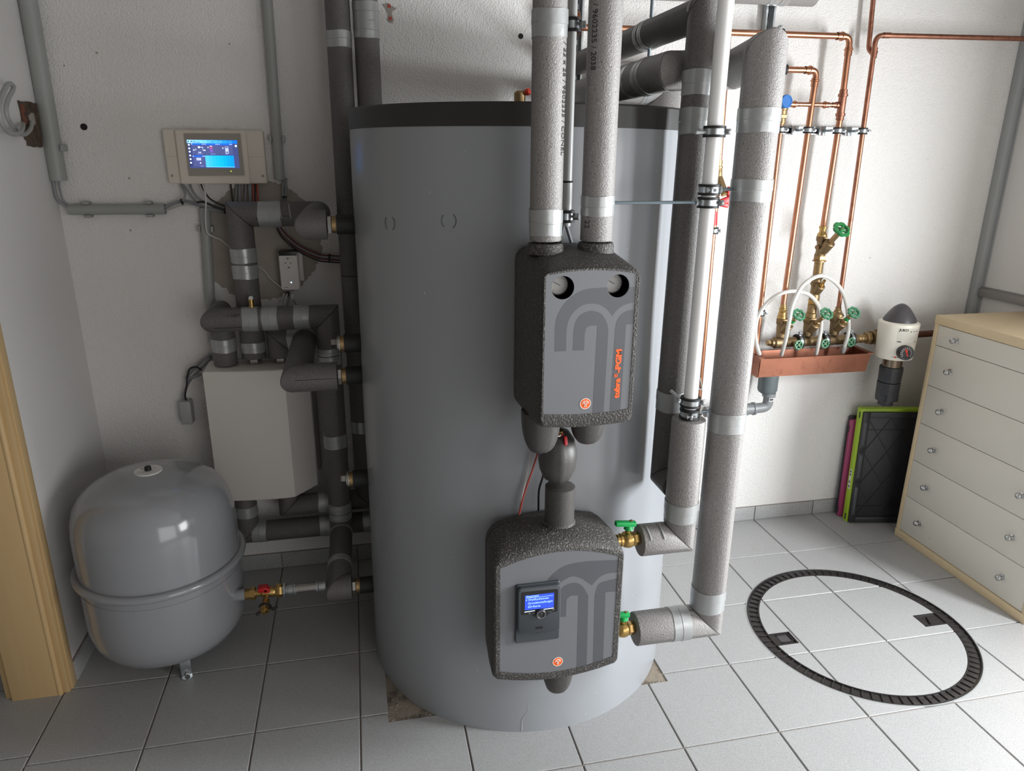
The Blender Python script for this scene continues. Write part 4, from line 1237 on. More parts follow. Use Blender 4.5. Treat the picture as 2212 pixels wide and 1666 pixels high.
for x in (-.44, -.40, -.33):
    MB().bx(x - .012, x + .012, 1.176, 1.192, 1.6752, 1.6785, .001).build('snap_tab', M_CPANEL, cp)
bz = MB().prism(rpoly([(-.4640, 1.5290, .002), (-.2885, 1.5310, .002), (-.2885, 1.6640, .002), (-.4640, 1.6620, .002)]), (0, 1.1535, 0), (1, 0, 0), (0, 0, 1), .0034).build('screen_bezel', M_BEZEL, cp, smooth=False)
SX0, SX1, SZ0, SZ1 = -.4570, -.3010, 1.5540, 1.6425
SYY = 1.1530
def srect(u0, u1, v0, v1, c, s=1.0, lvl=1, name='screen_field'):
    x0, x1 = SX0 + (SX1 - SX0) * u0, SX0 + (SX1 - SX0) * u1
    z0, z1 = SZ0 + (SZ1 - SZ0) * v0, SZ0 + (SZ1 - SZ0) * v1
    y = SYY - .0002 * lvl
    return MB().prism([(x0, z0), (x1, z0), (x1, z1), (x0, z1)], (0, y, 0), (1, 0, 0), (0, 0, 1), .00015).build(name, emis(c, c, s), bz, smooth=False)
srect(0, 1, 0, 1, '4A5590', .55, 0, 'screen')
m_g = mat('screen_gradient', '2A8CFF', 0.3, emit=('2A8CFF', 1.0))
for k in range(10):
    srect(k / 10, (k + 1) / 10, .885, 1, ['9AD4FF', '86CBFF', '72C2FF', '62BAFF', '50B0FF', '40A6FF', '309AFF', '208CFF', '157CFF', '0F6CF4'][k], .95)
for k in range(8):
    srect(.325 + .575 * k / 8, .325 + .575 * (k + 1) / 8, .045, .455, ['4AB2FF', '34B0FF', '22AEFF', '14ACFF', '0AA8FF', '04A0FF', '0296FF', '048CFF'][k], .95)
srect(.325, .90, .035, .052, '6ACBFF', 1.0, 2)
for u0, u1 in ((.08, .345), (.350, .62), (.625, .90)):
    srect(u0, u1, .825, .880, '1F66E8', .85)
srect(.08, .32, .400, .452, '1F66E8', .85)
for u0, u1 in ((.085, .345), (.352, .62), (.627, .895)):
    srect(u0, u1, .490, .820, '59639C', .55)
srect(.085, .32, .06, .395, '59639C', .55)
srect(0, .06, .05, .88, '3C467E', .5)
sc_w = 'DCE6FF'
def sdisc(u, v, r, c=sc_w, s=.9, n=16, lvl=3):
    x, z = SX0 + (SX1 - SX0) * u, SZ0 + (SZ1 - SZ0) * v
    MB().prism([(x + r * math.cos(2 * PI * i / n), z + r * math.sin(2 * PI * i / n)) for i in range(n)], (0, SYY - .0002 * lvl, 0), (1, 0, 0), (0, 0, 1), .0001).build('screen_icon', emis(c, c, s), bz, smooth=False)
for v in (.825, .70, .585, .45, .32, .19):
    sdisc(.032, v, .0030)
sdisc(.965, .80, .0036)
sdisc(.225, .745, .0034)
sdisc(.335, .635, .0022)
sdisc(.120, .645, .0022)
for a in ((.235, .30, .735, .750), (.297, .303, .635, .750), (.297, .335, .628, .642), (.155, .162, .63, .70)):
    srect(*a, sc_w, .85, 3)
for u in (.215, .245):
    sdisc(u, .560, .0018)
srect(.435, .495, .555, .775, '7C5CC0', .7, 2)
srect(.435, .495, .690, .775, 'A85C88', .7, 3)
srect(.440, .490, .775, .795, sc_w, .8, 3)
sdisc(.405, .74, .0018)
srect(.745, .810, .530, .775, 'B4C2F4', .85, 2)
srect(.755, .800, .725, .760, '39406A', .6, 3)
srect(.755, .800, .555, .590, '39406A', .6, 3)
sdisc(.700, .72, .0020)
srect(.150, .240, .275, .370, 'B9C0F0', .85, 2)
for k in range(3):
    srect(.150 + .022 * (k + 1), .152 + .022 * (k + 1), .275, .370, '6A74B8', .7, 3)
srect(.185, .190, .09, .27, '5A4CC8', .7, 2)
sdisc(.222, .185, .0022)
for (u, v, w) in ((.11, .955, .07), (.11, .915, .14), (.47, .935, .045), (.62, .935, .06), (.83, .935, .05), (.18, .505, .10), (.44, .505, .10), (.74, .505, .05), (.21, .075, .07)):
    srect(u, u + w, v - .008, v + .008, '24508C' if v > .9 and u < .6 else '8FA4E6', .7, 4)
for u in (.015, .075, .335):
    sdisc(u + .012, .945 if u < .2 else .94, .0028 if u < .1 else .0012, '2C5C9C' if u < .1 else sc_w, .8, 5, 4)
for u in (.09, .30, .33, .36, .57, .60, .635, .85, .88):
    sdisc(u, .853, .0013)
for u in (.09, .285, .31):
    sdisc(u, .426, .0013)
MB().prism(rpoly([(-.3245, 1.5345, .001), (-.3065, 1.5345, .001), (-.3065, 1.5480, .001), (-.3245, 1.5480, .001)]), (0, 1.1532, 0), (1, 0, 0), (0, 0, 1), .0003).build('usb_flap', M_BEZEL, cp, smooth=False)
MB().prism(circ(-.3300, 1.5445, .0014, 12), (0, 1.1531, 0), (1, 0, 0), (0, 0, 1), .0003).build('status_led', M_LEDG, cp, smooth=False)
# ================================================================== adapter plug and junction box
pl = thing('power_adapter', (-.169, 1.199, 1.143), 'white power adapter with a round socket and a tiny light, below the control panel', 'adapter')
sock = MB().bx(-.196, -.124, 1.185, 1.1995, 1.165, 1.268, .004)
sock.build('wall_socket', M_PLUGW, pl)
MB().loft([ring_y(rpoly([(-.2010, 1.1425, .010), (-.1375, 1.1425, .010), (-.1375, 1.2765, .010), (-.2010, 1.2765, .010)]), 1.1848), ring_y(rpoly([(-.2010, 1.1425, .010), (-.1375, 1.1425, .010), (-.1375, 1.2765, .010), (-.2010, 1.2765, .010)]), 1.135), ring_y(rpoly([(-.1985, 1.145, .009), (-.140, 1.145, .009), (-.140, 1.274, .009), (-.1985, 1.274, .009)]), 1.1315)]).build('housing', M_PLUGW, pl)
MB().bx(-.1990, -.1395, 1.1285, 1.186, 1.2640, 1.2785, .001).build('black_tape', M_BLACK, pl)
MB().lathe([(.0200, 0), (.0200, .0006), (.0185, .0008), (.0182, -.001), (0, -.001)], (-.1705, 1.1314, 1.238), (0, -1, 0), 32).torus((-.1705, 1.1310, 1.238), (0, -1, 0), .0196, .0006, 32, 6).build('socket_face', M_PLUGW, pl)
for x, z, w, h in ((-.1705, 1.2535, .006, .003), (-.1695, 1.2230, .006, .003)):
    MB().box((x, 1.1300, z), (w, .002, h)).build('earth_clip', M_INK, pl)
for x in (-.1790, -.1615):
    MB().lathe([(.0030, 0), (.0030, .0006), (0, .0005)], (x, 1.1318, 1.238), (0, -1, 0), 12).build('contact_hole', M_BEZEL, pl)
MB().prism(circ(-.1655, 1.1700, .0020, 14), (0, 1.1310, 0), (1, 0, 0), (0, 0, 1), .0004).build('status_light', M_LEDB, pl, smooth=False)
put_text('MAGIC LAN', .0052, (-.1900, 1.1312, 1.1515), (1, 0, 0), (0, 0, 1), M_BEZEL, pl, width=.024, ext=.0001) if False else None
MB().bx(-.1900, -.1775, 1.1309, 1.1314, 1.1515, 1.1540).build('faint_mark', M_BEZEL, pl)
jb = MB().bx(-.5945, -.5545, 1.150, 1.1985, .655, .744, .006)
jbo = thing('junction_box', (-.5745, 1.199, .655), 'small grey cable box hanging at the end of cables left of the wall box', 'junction box')
jb.build('housing', M_GPIPE, jbo)
MB().bx(-.5935, -.5555, 1.1480, 1.1502, .742, .746, .001).build('lid_edge', M_BLACK, jbo) if False else None
# ================================================================== conduits on the wall
def conduit(label, p0, p1, r, clips, name='cable_conduit'):
    p0, p1 = V(p0), V(p1)
    d = (p1 - p0).normalized()
    t = thing(name, p0, label, 'conduit')
    MB().lathe([(r, 0), (r, (p1 - p0).length), (r * .9, (p1 - p0).length), (r * .9, 0), (r, 0)], p0, d, 28, False).build('tube', M_CONDUIT, t, ang=50)
    sd = d.cross(V((0, 1, 0))).normalized()
    Rm = Matrix((sd, V((0, 1, 0)), d)).transposed()
    for s in clips:
        c = MB()
        for k in (-1, 1):
            c.box(p0 + d * s + sd * k * (r + .004) + V((0, r * .1, 0)), (.009, r * 1.6, .020), Rm, .0015)
        c.box(p0 + d * s + V((0, r + .0005, 0)), (2 * r + .014, .003, .020), Rm)
        c.build('clip', M_CONDUIT, t)
    return t
conduit('wide grey conduit running down the corner of the left wall', (-.858, 1.171, 2.449), (-.864, 1.171, 1.513), .0265, (.835,))
conduit('horizontal grey conduit on the back wall below and left of the control panel', (-.851, 1.1785, 1.421), (-.556, 1.1785, 1.421), .0175, (.055, .245))
conduit('grey conduit running down from the ceiling right of the control panel', (-.163, 1.1805, 2.449), (-.178, 1.1805, 1.517), .0170, (.800,))
conduit('grey conduit running down the wall behind the wall box pipes', (-.432, 1.1800, 1.424), (-.458, 1.1800, .96), .0170, (.070,))
def cable(label, pts, m, r=.0032, n=6, nm='cable', grp=None):
    return tag(MB().tube(smoothpath(pts, n), r, 8).build(nm, m), label, 'cable', grp)
yc = 1.165
cable('thick grey cable leaving the corner conduit and bending into the horizontal conduit', [(-0.8761, 1.1650, 1.5208), (-0.8781, 1.1650, 1.4848), (-0.8768, 1.1680, 1.4585), (-0.8661, 1.1720, 1.4407), (-0.8507, 1.1780, 1.4299)], M_CABLE, .0055)
cable('thin grey cable beside the thick one leaving the corner conduit', [(-0.8612, 1.1650, 1.5208), (-0.8623, 1.1650, 1.4819), (-0.8600, 1.1680, 1.4526), (-0.8490, 1.1760, 1.4359)], M_CABLE, .0035)
cable('thick grey cable arching from the horizontal conduit to the bundle below the control panel', [(-0.5739, 1.1780, 1.4192), (-0.5499, 1.1740, 1.4299), (-0.5194, 1.1740, 1.4418), (-0.4901, 1.1760, 1.4461), (-0.4622, 1.1780, 1.4383), (-0.4271, 1.1780, 1.4228), (-0.3910, 1.1780, 1.4133), (-0.3509, 1.1780, 1.4100)], M_CABLE, .0055)
cable('thin pale cable below the thick one from the horizontal conduit', [(-0.5747, 1.1780, 1.4131), (-0.5475, 1.1700, 1.4196), (-0.5034, 1.1620, 1.4334), (-0.4741, 1.1620, 1.4348), (-0.4462, 1.1640, 1.4269)], M_GPIPE, .003)
cable('grey cable dropping from the left end of the control panel into the bundle', [(-0.4969, 1.1800, 1.5046), (-0.4901, 1.1720, 1.4870), (-0.4853, 1.1660, 1.4693), (-0.4912, 1.1640, 1.4529), (-0.5046, 1.1630, 1.4485)], M_CABLE, .0038)
cable('second grey cable from the left end of the control panel, slanting down right', [(-0.4925, 1.1800, 1.5046), (-0.4782, 1.1740, 1.4809), (-0.4613, 1.1680, 1.4540), (-0.4405, 1.1680, 1.4312), (-0.4034, 1.1680, 1.4203), (-0.3563, 1.1680, 1.4154)], M_CABLE, .0036)
cable('third grey cable below the control panel, slanting down to the dark pipe', [(-0.4692, 1.1800, 1.5046), (-0.4610, 1.1680, 1.4811), (-0.4448, 1.1600, 1.4574), (-0.4145, 1.1590, 1.4392), (-0.3750, 1.1600, 1.4237), (-0.3494, 1.1600, 1.4128)], M_CABLE, .0036)
cable('black cable below the control panel, bending right to the dark pipe', [(-0.4342, 1.1800, 1.5046), (-0.4249, 1.1640, 1.4843), (-0.4082, 1.1520, 1.4578), (-0.3835, 1.1510, 1.4411), (-0.3554, 1.1520, 1.4287), (-0.3417, 1.1530, 1.4194)], M_CABLEK, .0030)
cable('black cable bundle tail left of the dark pipe elbow', [(-0.4474, 1.1430, 1.4449), (-0.4256, 1.1430, 1.4448), (-0.3950, 1.1430, 1.4311), (-0.3625, 1.1430, 1.4187), (-0.3414, 1.1450, 1.4108)], M_CABLEK, .0038)
cable('long white cable hanging from the control panel and looping to the white power adapter', [(-0.4283, 1.1720, 1.5049), (-0.4180, 1.1460, 1.4776), (-0.4172, 1.1340, 1.4408), (-0.4261, 1.1460, 1.3946), (-0.4273, 1.1480, 1.3484), (-0.4142, 1.1560, 1.3319), (-0.3894, 1.1760, 1.3153), (-0.3598, 1.1800, 1.2858), (-0.3318, 1.1800, 1.2596), (-0.2665, 1.1800, 1.2145), (-0.2382, 1.1760, 1.1766), (-0.2030, 1.1600, 1.1469)], M_CABLEL, .0028, 7)
for k, (x0, x1, m, r, lab) in enumerate(((498, 508, M_CABLEK, .0030, 'black cable straight down from the control panel into the dark pipe elbow'), (512, 507, M_CABLE, .0032, 'first of the grey cables behind the pipe elbow under the panel'), (517, 520, M_CABLE, .0045, 'thick grey cable behind the pipe elbow under the panel'), (531, 529, M_CABLE, .0032, 'grey cable right of the thick one under the panel'), (536, 545, M_CABLE, .0030, 'slanting grey cable right of the thick one under the panel'), (541, 541, M_CABLE, .0042, 'grey cable left of the red cables under the panel'), (546, 551, M_CABLER, .0026, 'left reddish cable under the right end of the control panel'), (552, 549, M_CABLEK, .0026, 'black cable between the reddish ones under the control panel'), (555, 560, M_CABLER, .0028, 'right reddish cable under the right end of the control panel'))):
    a, b = (-0.3369, 1.1830, 1.5076), (-0.3492, 1.1830, 1.3909)
    s0 = V((-0.1861, 1.1830, 1.5077)) - V(a)
    p0, p1 = V(a) + s0 * ((x0 - 500) / 100), V(b) + s0 * ((x1 - 500) / 100)
    cable(lab, [p0, p0.lerp(p1, .4) + V((0, -.004, 0)), p1.lerp(p0, .2), p1], m, r)
for (px, lab) in ((0, 'left cable out of the conduit right of the control panel'), (1, 'right cable out of the conduit right of the control panel')):
    cable(lab, [(-0.1679, 1.1800, 1.5216), (-0.1701, 1.1760, 1.4911), (-0.1724, 1.1720, 1.4605), (-0.1846, 1.1820, 1.4366)] if px == 0 else [(-0.1572, 1.1800, 1.5216), (-0.1594, 1.1760, 1.4911), (-0.1632, 1.1720, 1.4604), (-0.1661, 1.1820, 1.4365)], M_CABLE, .0040)
tag(MB().torus((-0.1680, 1.1720, 1.4589), (.0, .2, 1), .0075, .0025, 16, 6).build('cable_tie', M_CABLEK), 'black cable tie around the two cables below the right conduit', 'cable tie')
tag(MB().torus((-0.4971, 1.1600, 1.4456), (1, 0, .25), .0080, .0028, 16, 6).build('cable_tie', M_CABLEK), 'black cable tie at the left end of the cable bundle', 'cable tie')
tag(MB().torus((-0.3632, 1.1550, 1.4163), (1, 0, -.2), .0090, .0028, 16, 6).build('cable_tie', M_CABLEK), 'black cable tie beside the dark pipe elbow', 'cable tie')
for k, (m, r, lab) in enumerate(((M_CABLERD, .0030, 'upper brownish red cable sagging to the riser beside the tank'), (M_CABLE, .0028, 'grey cable in the bundle sagging to the riser beside the tank'), (M_CABLERD, .0030, 'lower brownish red cable sagging to the riser beside the tank'), (M_CABLEK, .0026, 'black cable in the bundle sagging to the riser beside the tank'))):
    dz = V((-.0015 * k, -.0075 * (k % 2), -.0072 * k))
    cable(lab, [V((-0.1979, 1.1830, 1.3738)) + dz, V((-0.1774, 1.1800, 1.3373)) + dz, V((-0.1259, 1.1760, 1.2919)) + dz, V((-0.0643, 1.1720, 1.2620)) + dz, V((-0.0294, 1.1700, 1.2567)) + dz, V((0.0156, 1.1660, 1.2531)) + dz, V((0.0350, 1.1660, 1.2527)) + dz], m, r)
tag(MB().torus(V((-0.0310, 1.1700, 1.2567)) + V((0, -.002, -.0095)), (1, 0, -.1), .0140, .0030, 16, 6).build('cable_tie', M_CABLEK), 'black cable tie around the red and grey bundle near the riser', 'cable tie')
cable('thin grey cable running from above into the top of the power adapter', [(-0.1701, 1.1900, 1.3602), (-0.1676, 1.1900, 1.3329), (-0.1656, 1.1900, 1.3007), (-0.1654, 1.1850, 1.2802)], M_GPIPE, .003)
tag(MB().sphere((-0.1825, 1.1580, 1.1251), .008, 10, 6).tube([(-0.1827, 1.1560, 1.1204), (-0.1773, 1.1540, 1.1073)], .003, 6).build('cable_tie', M_CABLEK), 'black knot of cable tie just below the power adapter', 'cable tie')
for k, (x, m, lab) in enumerate(((609, M_CABLEL, 'left pale cable hanging below the power adapter'), (616, M_CABLEL, 'middle pale cable hanging below the power adapter'), (621, M_CABLE, 'right grey cable hanging below the power adapter'))):
    ps0 = [(-0.1942, 1.1500, 1.1285), (-0.1831, 1.1500, 1.1282), (-0.1721, 1.1500, 1.1279)][k]
    pm = [(-0.2050, 1.1560, 1.1011), (-0.1939, 1.1560, 1.1007), (-0.1828, 1.1560, 1.1004)][k]
    pe = [(-0.2106, 1.1600, 1.0584), (-0.1994, 1.1600, 1.0580), (-0.1915, 1.1600, 1.0577)][k]
    yo = V((0, -.008 * k, 0))
    cable(lab, [V(ps0) + yo, V(pm) + yo, V(pe) + yo, V(pe) + yo + V((0, .004, -.045))], m, .0030)
tag(MB().box((-0.1683, 1.1520, 1.1174), (.010, .010, .018), None, .001).build('network_plug', M_PLUGW), 'small clear network plug under the power adapter', 'plug')
cable('thin dark cable from the network plug under the power adapter', [(-0.1647, 1.1520, 1.1039), (-0.1594, 1.1540, 1.0916), (-0.1546, 1.1560, 1.0742), (-0.1551, 1.1600, 1.0513)], M_CABLE, .0022)
# cables behind the wall box to the junction box
cable('thick grey cable curling from behind the wall box to the junction box', [(-0.4680, 1.1750, 0.9101), (-0.4939, 1.1700, 0.8954), (-0.5216, 1.1680, 0.8697), (-0.5457, 1.1660, 0.8473), (-0.5586, 1.1640, 0.8277), (-0.5371, 1.1600, 0.8312), (-0.5088, 1.1660, 0.8418)], M_CABLE, .0055)
cable('grey cable running from the wall box down into the junction box', [(-0.4663, 1.1780, 0.9023), (-0.4901, 1.1720, 0.8774), (-0.5209, 1.1680, 0.8488), (-0.5530, 1.1660, 0.8128), (-0.5742, 1.1680, 0.7711), (-0.5822, 1.1720, 0.7383)], M_CABLE, .0045)
cable('black cable looping from the wall box into the junction box', [(-0.5028, 1.1600, 0.8572), (-0.5196, 1.1580, 0.8708), (-0.5420, 1.1580, 0.8650), (-0.5529, 1.1580, 0.8396), (-0.5613, 1.1600, 0.7993), (-0.5712, 1.1640, 0.7634), (-0.5692, 1.1700, 0.7382)], M_CABLEK, .0032)
# ================================================================== loop of grey conduit stubs at the wall cavity
for nm, pts, lab in (('a', [(-0.8730, 1.0663, 1.6865), (-0.8660, 1.0318, 1.6671), (-0.8580, 0.9637, 1.6499), (-0.8530, 0.9083, 1.6523), (-0.8520, 0.8775, 1.6686), (-0.8520, 0.8553, 1.6895), (-0.8520, 0.8549, 1.7133), (-0.8520, 0.8820, 1.7411), (-0.8520, 0.9188, 1.7641), (-0.8520, 0.9307, 1.7771), (-0.8520, 0.9122, 1.7815)], 'right conductor of the bent grey conduit loop sticking out of the wall cavity'),
                     ('b', [(-0.8730, 1.0038, 1.6789), (-0.8420, 0.9138, 1.6663), (-0.8260, 0.8542, 1.6537), (-0.8180, 0.8009, 1.6465), (-0.8160, 0.7546, 1.6489), (-0.8100, 0.7130, 1.6615), (-0.8080, 0.6997, 1.6835), (-0.8080, 0.7037, 1.7092), (-0.8100, 0.7337, 1.7355), (-0.8120, 0.7672, 1.7569), (-0.8160, 0.8033, 1.7722), (-0.8200, 0.8346, 1.7758)], 'left conductor of the bent grey conduit loop sticking out of the wall cavity')):
    tag(MB().tube(smoothpath(pts, 6), .0062, 12).build('bent_conduit', M_CONDUIT), lab, 'conduit')

# ================================================================== copper pipes on the right part of the back wall
YP = 1.11
def cpipe(label, pts, r, bend=.03, m=None, name='copper_pipe', cat='pipe'):
    t = thing(name, pts[-1], label, cat)
    MB().tube(bendpath(pts, bend, 7), r, 18).build('pipe', m or M_COPPER, t)
    return t
def press(t, p, ax, r, L=.030, m=None, name='press_fitting'):
    """short fitting sleeve with two O-ring beads centred on p"""
    ax = V(ax).normalized()
    MB().lathe([(r + .0006, -L / 2), (r + .0022, -L / 2 + .001), (r + .0022, -L * .30), (r + .0052, -L * .24), (r + .0052, -L * .10), (r + .0024, -L * .04), (r + .0024, L / 2)], p, ax, 22, False).build(name, m or M_COPPER, t)
p1 = cpipe('leftmost copper pipe on the wall, dropping from the blue-capped valve into the copper trough', [(1.655, YP, 1.735), (1.660, YP, .829)], .0095)
p2 = cpipe('second copper riser on the wall, bending left at the top behind the thick insulated pipe', [(1.48, YP, 1.910), (1.776, YP, 1.913), (1.759, YP, 1.030)], .0112, .024)
press(p2, (1.742, YP, 1.9125), (-1, 0, 0), .0112); press(p2, (1.7745, YP, 1.872), (0, 0, -1), .0112)
MB().lathe([(.0112, 0), (.0185, .001), (.0185, .010), (.0112, .011)], (1.640, YP, 1.9115), (1, 0, 0), 20, False).build('rubber_grommet', M_RUBBER, p2)
p3 = cpipe('third copper riser, topped by an elbow into the long horizontal copper pipe', [(.846, YP, 2.021), (1.896, YP, 2.0315), (1.901, YP, 1.75), (1.893, YP, 1.345)], .0112, .026)
press(p3, (1.856, YP, 2.031), (-1, 0, 0), .0112); press(p3, (1.8975, YP, 1.982), (0, 0, -1), .0112)
MB().lathe([(.0125, -.055), (.0145, -.054), (.0145, -.040), (.0180, -.039), (.0180, -.030), (.0145, -.029), (.0145, .029), (.0180, .030), (.0180, .039), (.0145, .040), (.0145, .054), (.0125, .055)], (1.9005, YP, 1.795), (0, 0, 1), 24, False).build('tee_fitting', M_COPPERD, p3)
clamp((1.6085, YP, 2.0285), (1, 0, 0), .0118, p3, (0, 0, 1), .012, back=(1.6085, 1.1985, 2.0285))
br = cpipe('short thin horizontal copper pipe linking the blue-capped valve with the third riser', [(1.676, YP, 1.7935), (1.8830, YP, 1.7945)], .0080)
press(br, (1.696, YP, 1.7935), (-1, 0, 0), .0080, .026); press(br, (1.832, YP, 1.794), (1, 0, 0), .0080, .026)
MB().lathe([(.0085, -.016), (.0120, -.014), (.0120, -.006), (.0095, -.004), (.0095, .010)], (1.8690, YP, 1.7945), (-1, 0, 0), 18, False).build('branch_collar', M_COPPERD, br)
p4 = cpipe('rightmost copper riser with a top elbow running right to the grey corner profile', [(2.722, YP, 2.0535), (2.004, YP, 2.0400), (2.018, YP, .975)], .0092, .030, M_COPPERD)
MB().lathe([(.0105, 0), (.0105, .036)], (2.0075, YP, 1.962), (0, 0, 1), 18, False).lathe([(.0105, 0), (.0105, .03)], (2.034, YP, 2.0408), (1, 0, .018), 18, False).build('solder_elbow', M_COPPERD, p4)
p5 = cpipe('copper pipe coming down from above behind the elbow of the rightmost riser', [(1.985, 1.155, 2.449), (2.014, 1.155, 1.998), (2.028, 1.136, 1.975), (2.021, 1.1215, 1.985)], .0088, .014, M_COPPERD)
p6 = cpipe('copper riser standing on the wall between the white riser and the thick insulated pipe', [(1.408, YP, 2.015), (1.4165, YP, 1.575)], .0105)
press(p6, (1.4165, YP, 1.572), (0, 0, 1), .0105, .04, M_BRASS)
cvz = 1.52
vb = MB().lathe([(.0105, .045), (.0130, .038), (.0150, .015), (.0150, -.020), (.0125, -.035), (.0125, -.060)], (1.418, YP, cvz), (0, 0, 1), 22)
vb.cyl((1.419, YP, 1.530), (1.432, YP - .030, 1.478), .0155, .0140, 20)
vb.build('valve_body', M_BRASSM, p6)
MB().hexn((1.431, YP - .027, 1.482), (1.434, YP - .036, 1.466), .013).build('bonnet_nut', M_BRASS, p6)
vh = MB()
vh.box((1.434, YP - .048, 1.448), (.062, .014, .024), Matrix.Rotation(-.35, 3, 'Y'), .004).box((1.446, YP - .040, 1.480), (.012, .012, .036), None, .003).box((1.428, YP - .048, 1.432), (.034, .016, .018), Matrix.Rotation(.2, 3, 'Y'), .004)
vh.build('red_handle', M_RED, p6)
MB().tube([(1.418, YP, 1.462), (1.424, YP, .56)], .0105, 18).build('lower_pipe', M_COPPER, p6)
MB().lathe([(.0030, 0), (.0170, .003), (.0130, .050), (.011, .052)], (1.408, YP - .012, 1.412), (.1, -.3, -1), 14).build('red_tag', M_RED, p6) if False else MB().cyl((1.405, YP - .020, 1.405), (1.405, YP - .020, 1.355), .0125, .0155, 14).build('red_knob', M_RED, p6)
clamp((1.420, YP, 1.332), (0, 0, 1), .0110, p6, (1, -.25, 0), .013, back=(1.420, 1.1985, 1.332))
MB().bx(1.425, 1.475, 1.1955, 1.1995, 1.338, 1.352).build('wall_bracket', M_ZINC, p6)
MB().tube(smoothpath([(1.412, YP - .013, .742), (1.418, YP - .014, .724), (1.424, YP - .015, .700), (1.420, YP - .016, .690), (1.408, YP - .015, .698)], 5), .0028, 6).build('loose_staple', M_CONDUIT, p6)
# --- blue-capped shut-off
bvv = thing('blue_cap_valve', (1.653, YP, 1.735), 'small brass valve with a round blue cap at the top of the leftmost copper pipe', 'valve')
MB().lathe([(.0105, 1.720), (.0145, 1.721), (.0145, 1.727), (.0175, 1.728), (.0175, 1.733), (.0150, 1.734), (.0150, 1.742)], (1.6545, YP, 0), (0, 0, 1), 20).hexn((1.654, YP, 1.742), (1.654, YP, 1.757), .0205).lathe([(.0180, 1.757), (.0180, 1.770), (.0200, 1.772), (.0200, 1.786), (.013, 1.788), (.012, 1.81), (0, 1.811)], (1.6535, YP, 0), (0, 0, 1), 20).cyl((1.655, YP, 1.7935), (1.676, YP, 1.7935), .0105).build('body', M_BRASSM, bvv)
MB().lathe([(.0215, 0), (.0240, .003), (.0240, .014), (.0215, .017), (.0175, .017), (.0170, .0155), (0, .0155)], (1.652, YP - .012, 1.800), (.05, -1, .1), 32).build('blue_cap', M_BLUE, bvv)
# --- clamp rail across the four risers
rail = thing('clamp_rail', (1.88, 1.199, 1.695), 'zinc rail with rubber-lined clamps holding the four copper risers', 'rail')
MB().bx(1.695, 2.085, 1.192, 1.1995, 1.690, 1.718).bx(1.695, 2.085, 1.178, 1.1925, 1.690, 1.693).bx(1.695, 2.085, 1.178, 1.1925, 1.715, 1.718).build('channel', M_ZINC, rail, smooth=False)
for x0, x1 in ((1.735, 1.752), (1.853, 1.868), (1.968, 1.983)):
    MB().bx(x0, x1, 1.1908, 1.1924, 1.694, 1.713).build('slot', M_BLACK, rail, smooth=False)
for x in (1.757, 1.875, 1.990):
    pn = MB().bx(x - .014, x + .014, 1.170, 1.178, 1.6865, 1.7205, .001)
    o = pn.build('slide_plate', M_ZINC, rail)
    MB().cyl((x, 1.178, 1.704), (x + .022, YP + .016, 1.704), .0048, seg=10).build('stud', M_ROD, o)
for x in (1.6552, 1.7720, 1.9000, 2.0084):
    clamp((x, YP, 1.703), (0, 0, 1), .0121 if x != 2.0084 else .0102, rail, (1, -.15, 0), .0125)
lc_ = clamp((1.6605, YP, 1.000), (0, 0, 1), .0100, p1, (1, -.1, 0), .013, back=(1.6605, 1.1985, 1.000))
# ================================================================== bronze manifold
ZM = .871
mf = thing('manifold', (1.92, YP, .85), 'dull bronze distribution manifold running horizontally above the copper trough', 'manifold')
MB().lathe([(.0095, -.004), (.0095, .006), (.0165, .008), (.0165, .016), (.0235, .022), (.0235, .060), (.0210, .066), (.0210, .405), (.0185, .410)], (1.717, YP, ZM), (1, 0, 0), 28).build('body', M_BRONZE, mf)
MB().hexn((1.706, YP, ZM), (1.720, YP, ZM), .0125).build('end_plug', M_BRASSM, mf)
MB().lathe([(.0165, 0), (.0165, .022), (.0185, .024), (.0185, .030), (.0165, .032), (.0165, .050)], (2.118, YP, ZM), (1, 0, 0), 24).hexn((2.168, YP, ZM + .001), (2.1905, YP, ZM + .001), .0265).build('union', M_BRASSM, mf)
for x in (1.850, 1.969, 2.092):
    clamp((x, YP, ZM), (1, 0, 0), .0245, mf, (0, -.25, 1), .012, back=(x, 1.1985, ZM))
def slant_valve(x, label, top_nut, wx, hx):
    """angle-seat shut-off valve: vertical body with inclined bonnet and green handwheel"""
    t = thing('shutoff_valve', (x, YP, ZM + .018), label, 'valve')
    b = MB().lathe([(.0190, .0246), (.0195, .036), (.0215, .060), (.0215, .078)], (x, YP, ZM), (0, 0, 1), 24)
    b.hexn((x, YP, ZM + .078), (x, YP, ZM + .102), .0285)
    d = V((.03, -.72, .70)).normalized()
    o0 = V((x + .001, YP - .003, ZM + .046))
    b.lathe([(.0165, 0), (.0195, .020), (.0200, .052), (.0165, .055)], o0, d, 24)
    b.build('body', M_BRONZE, t)
    MB().lathe([(.0110, .055), (.0110, .072), (.0085, .074), (.0085, .104), (.0055, .106), (.0055, .128)], o0, d, 18).build('bonnet', M_BRASSM, t)
    if wx:
        MB().lathe([(.0090, .078), (.0098, .079), (.0098, .091), (.0090, .092)], o0, d, 18, False).build('green_ring', M_GREEN, t)
    handwheel(o0 + d * .130, d, .0255, t)
    return t
slant_valve(1.766, 'left one of three bronze slanted valves with green handwheels on the manifold', 0, True, 0)
slant_valve(1.890, 'middle one of three bronze slanted valves with green handwheels on the manifold', 0, False, 0)
slant_valve(2.014, 'right one of three bronze slanted valves with green handwheels on the manifold', 0, True, 0)
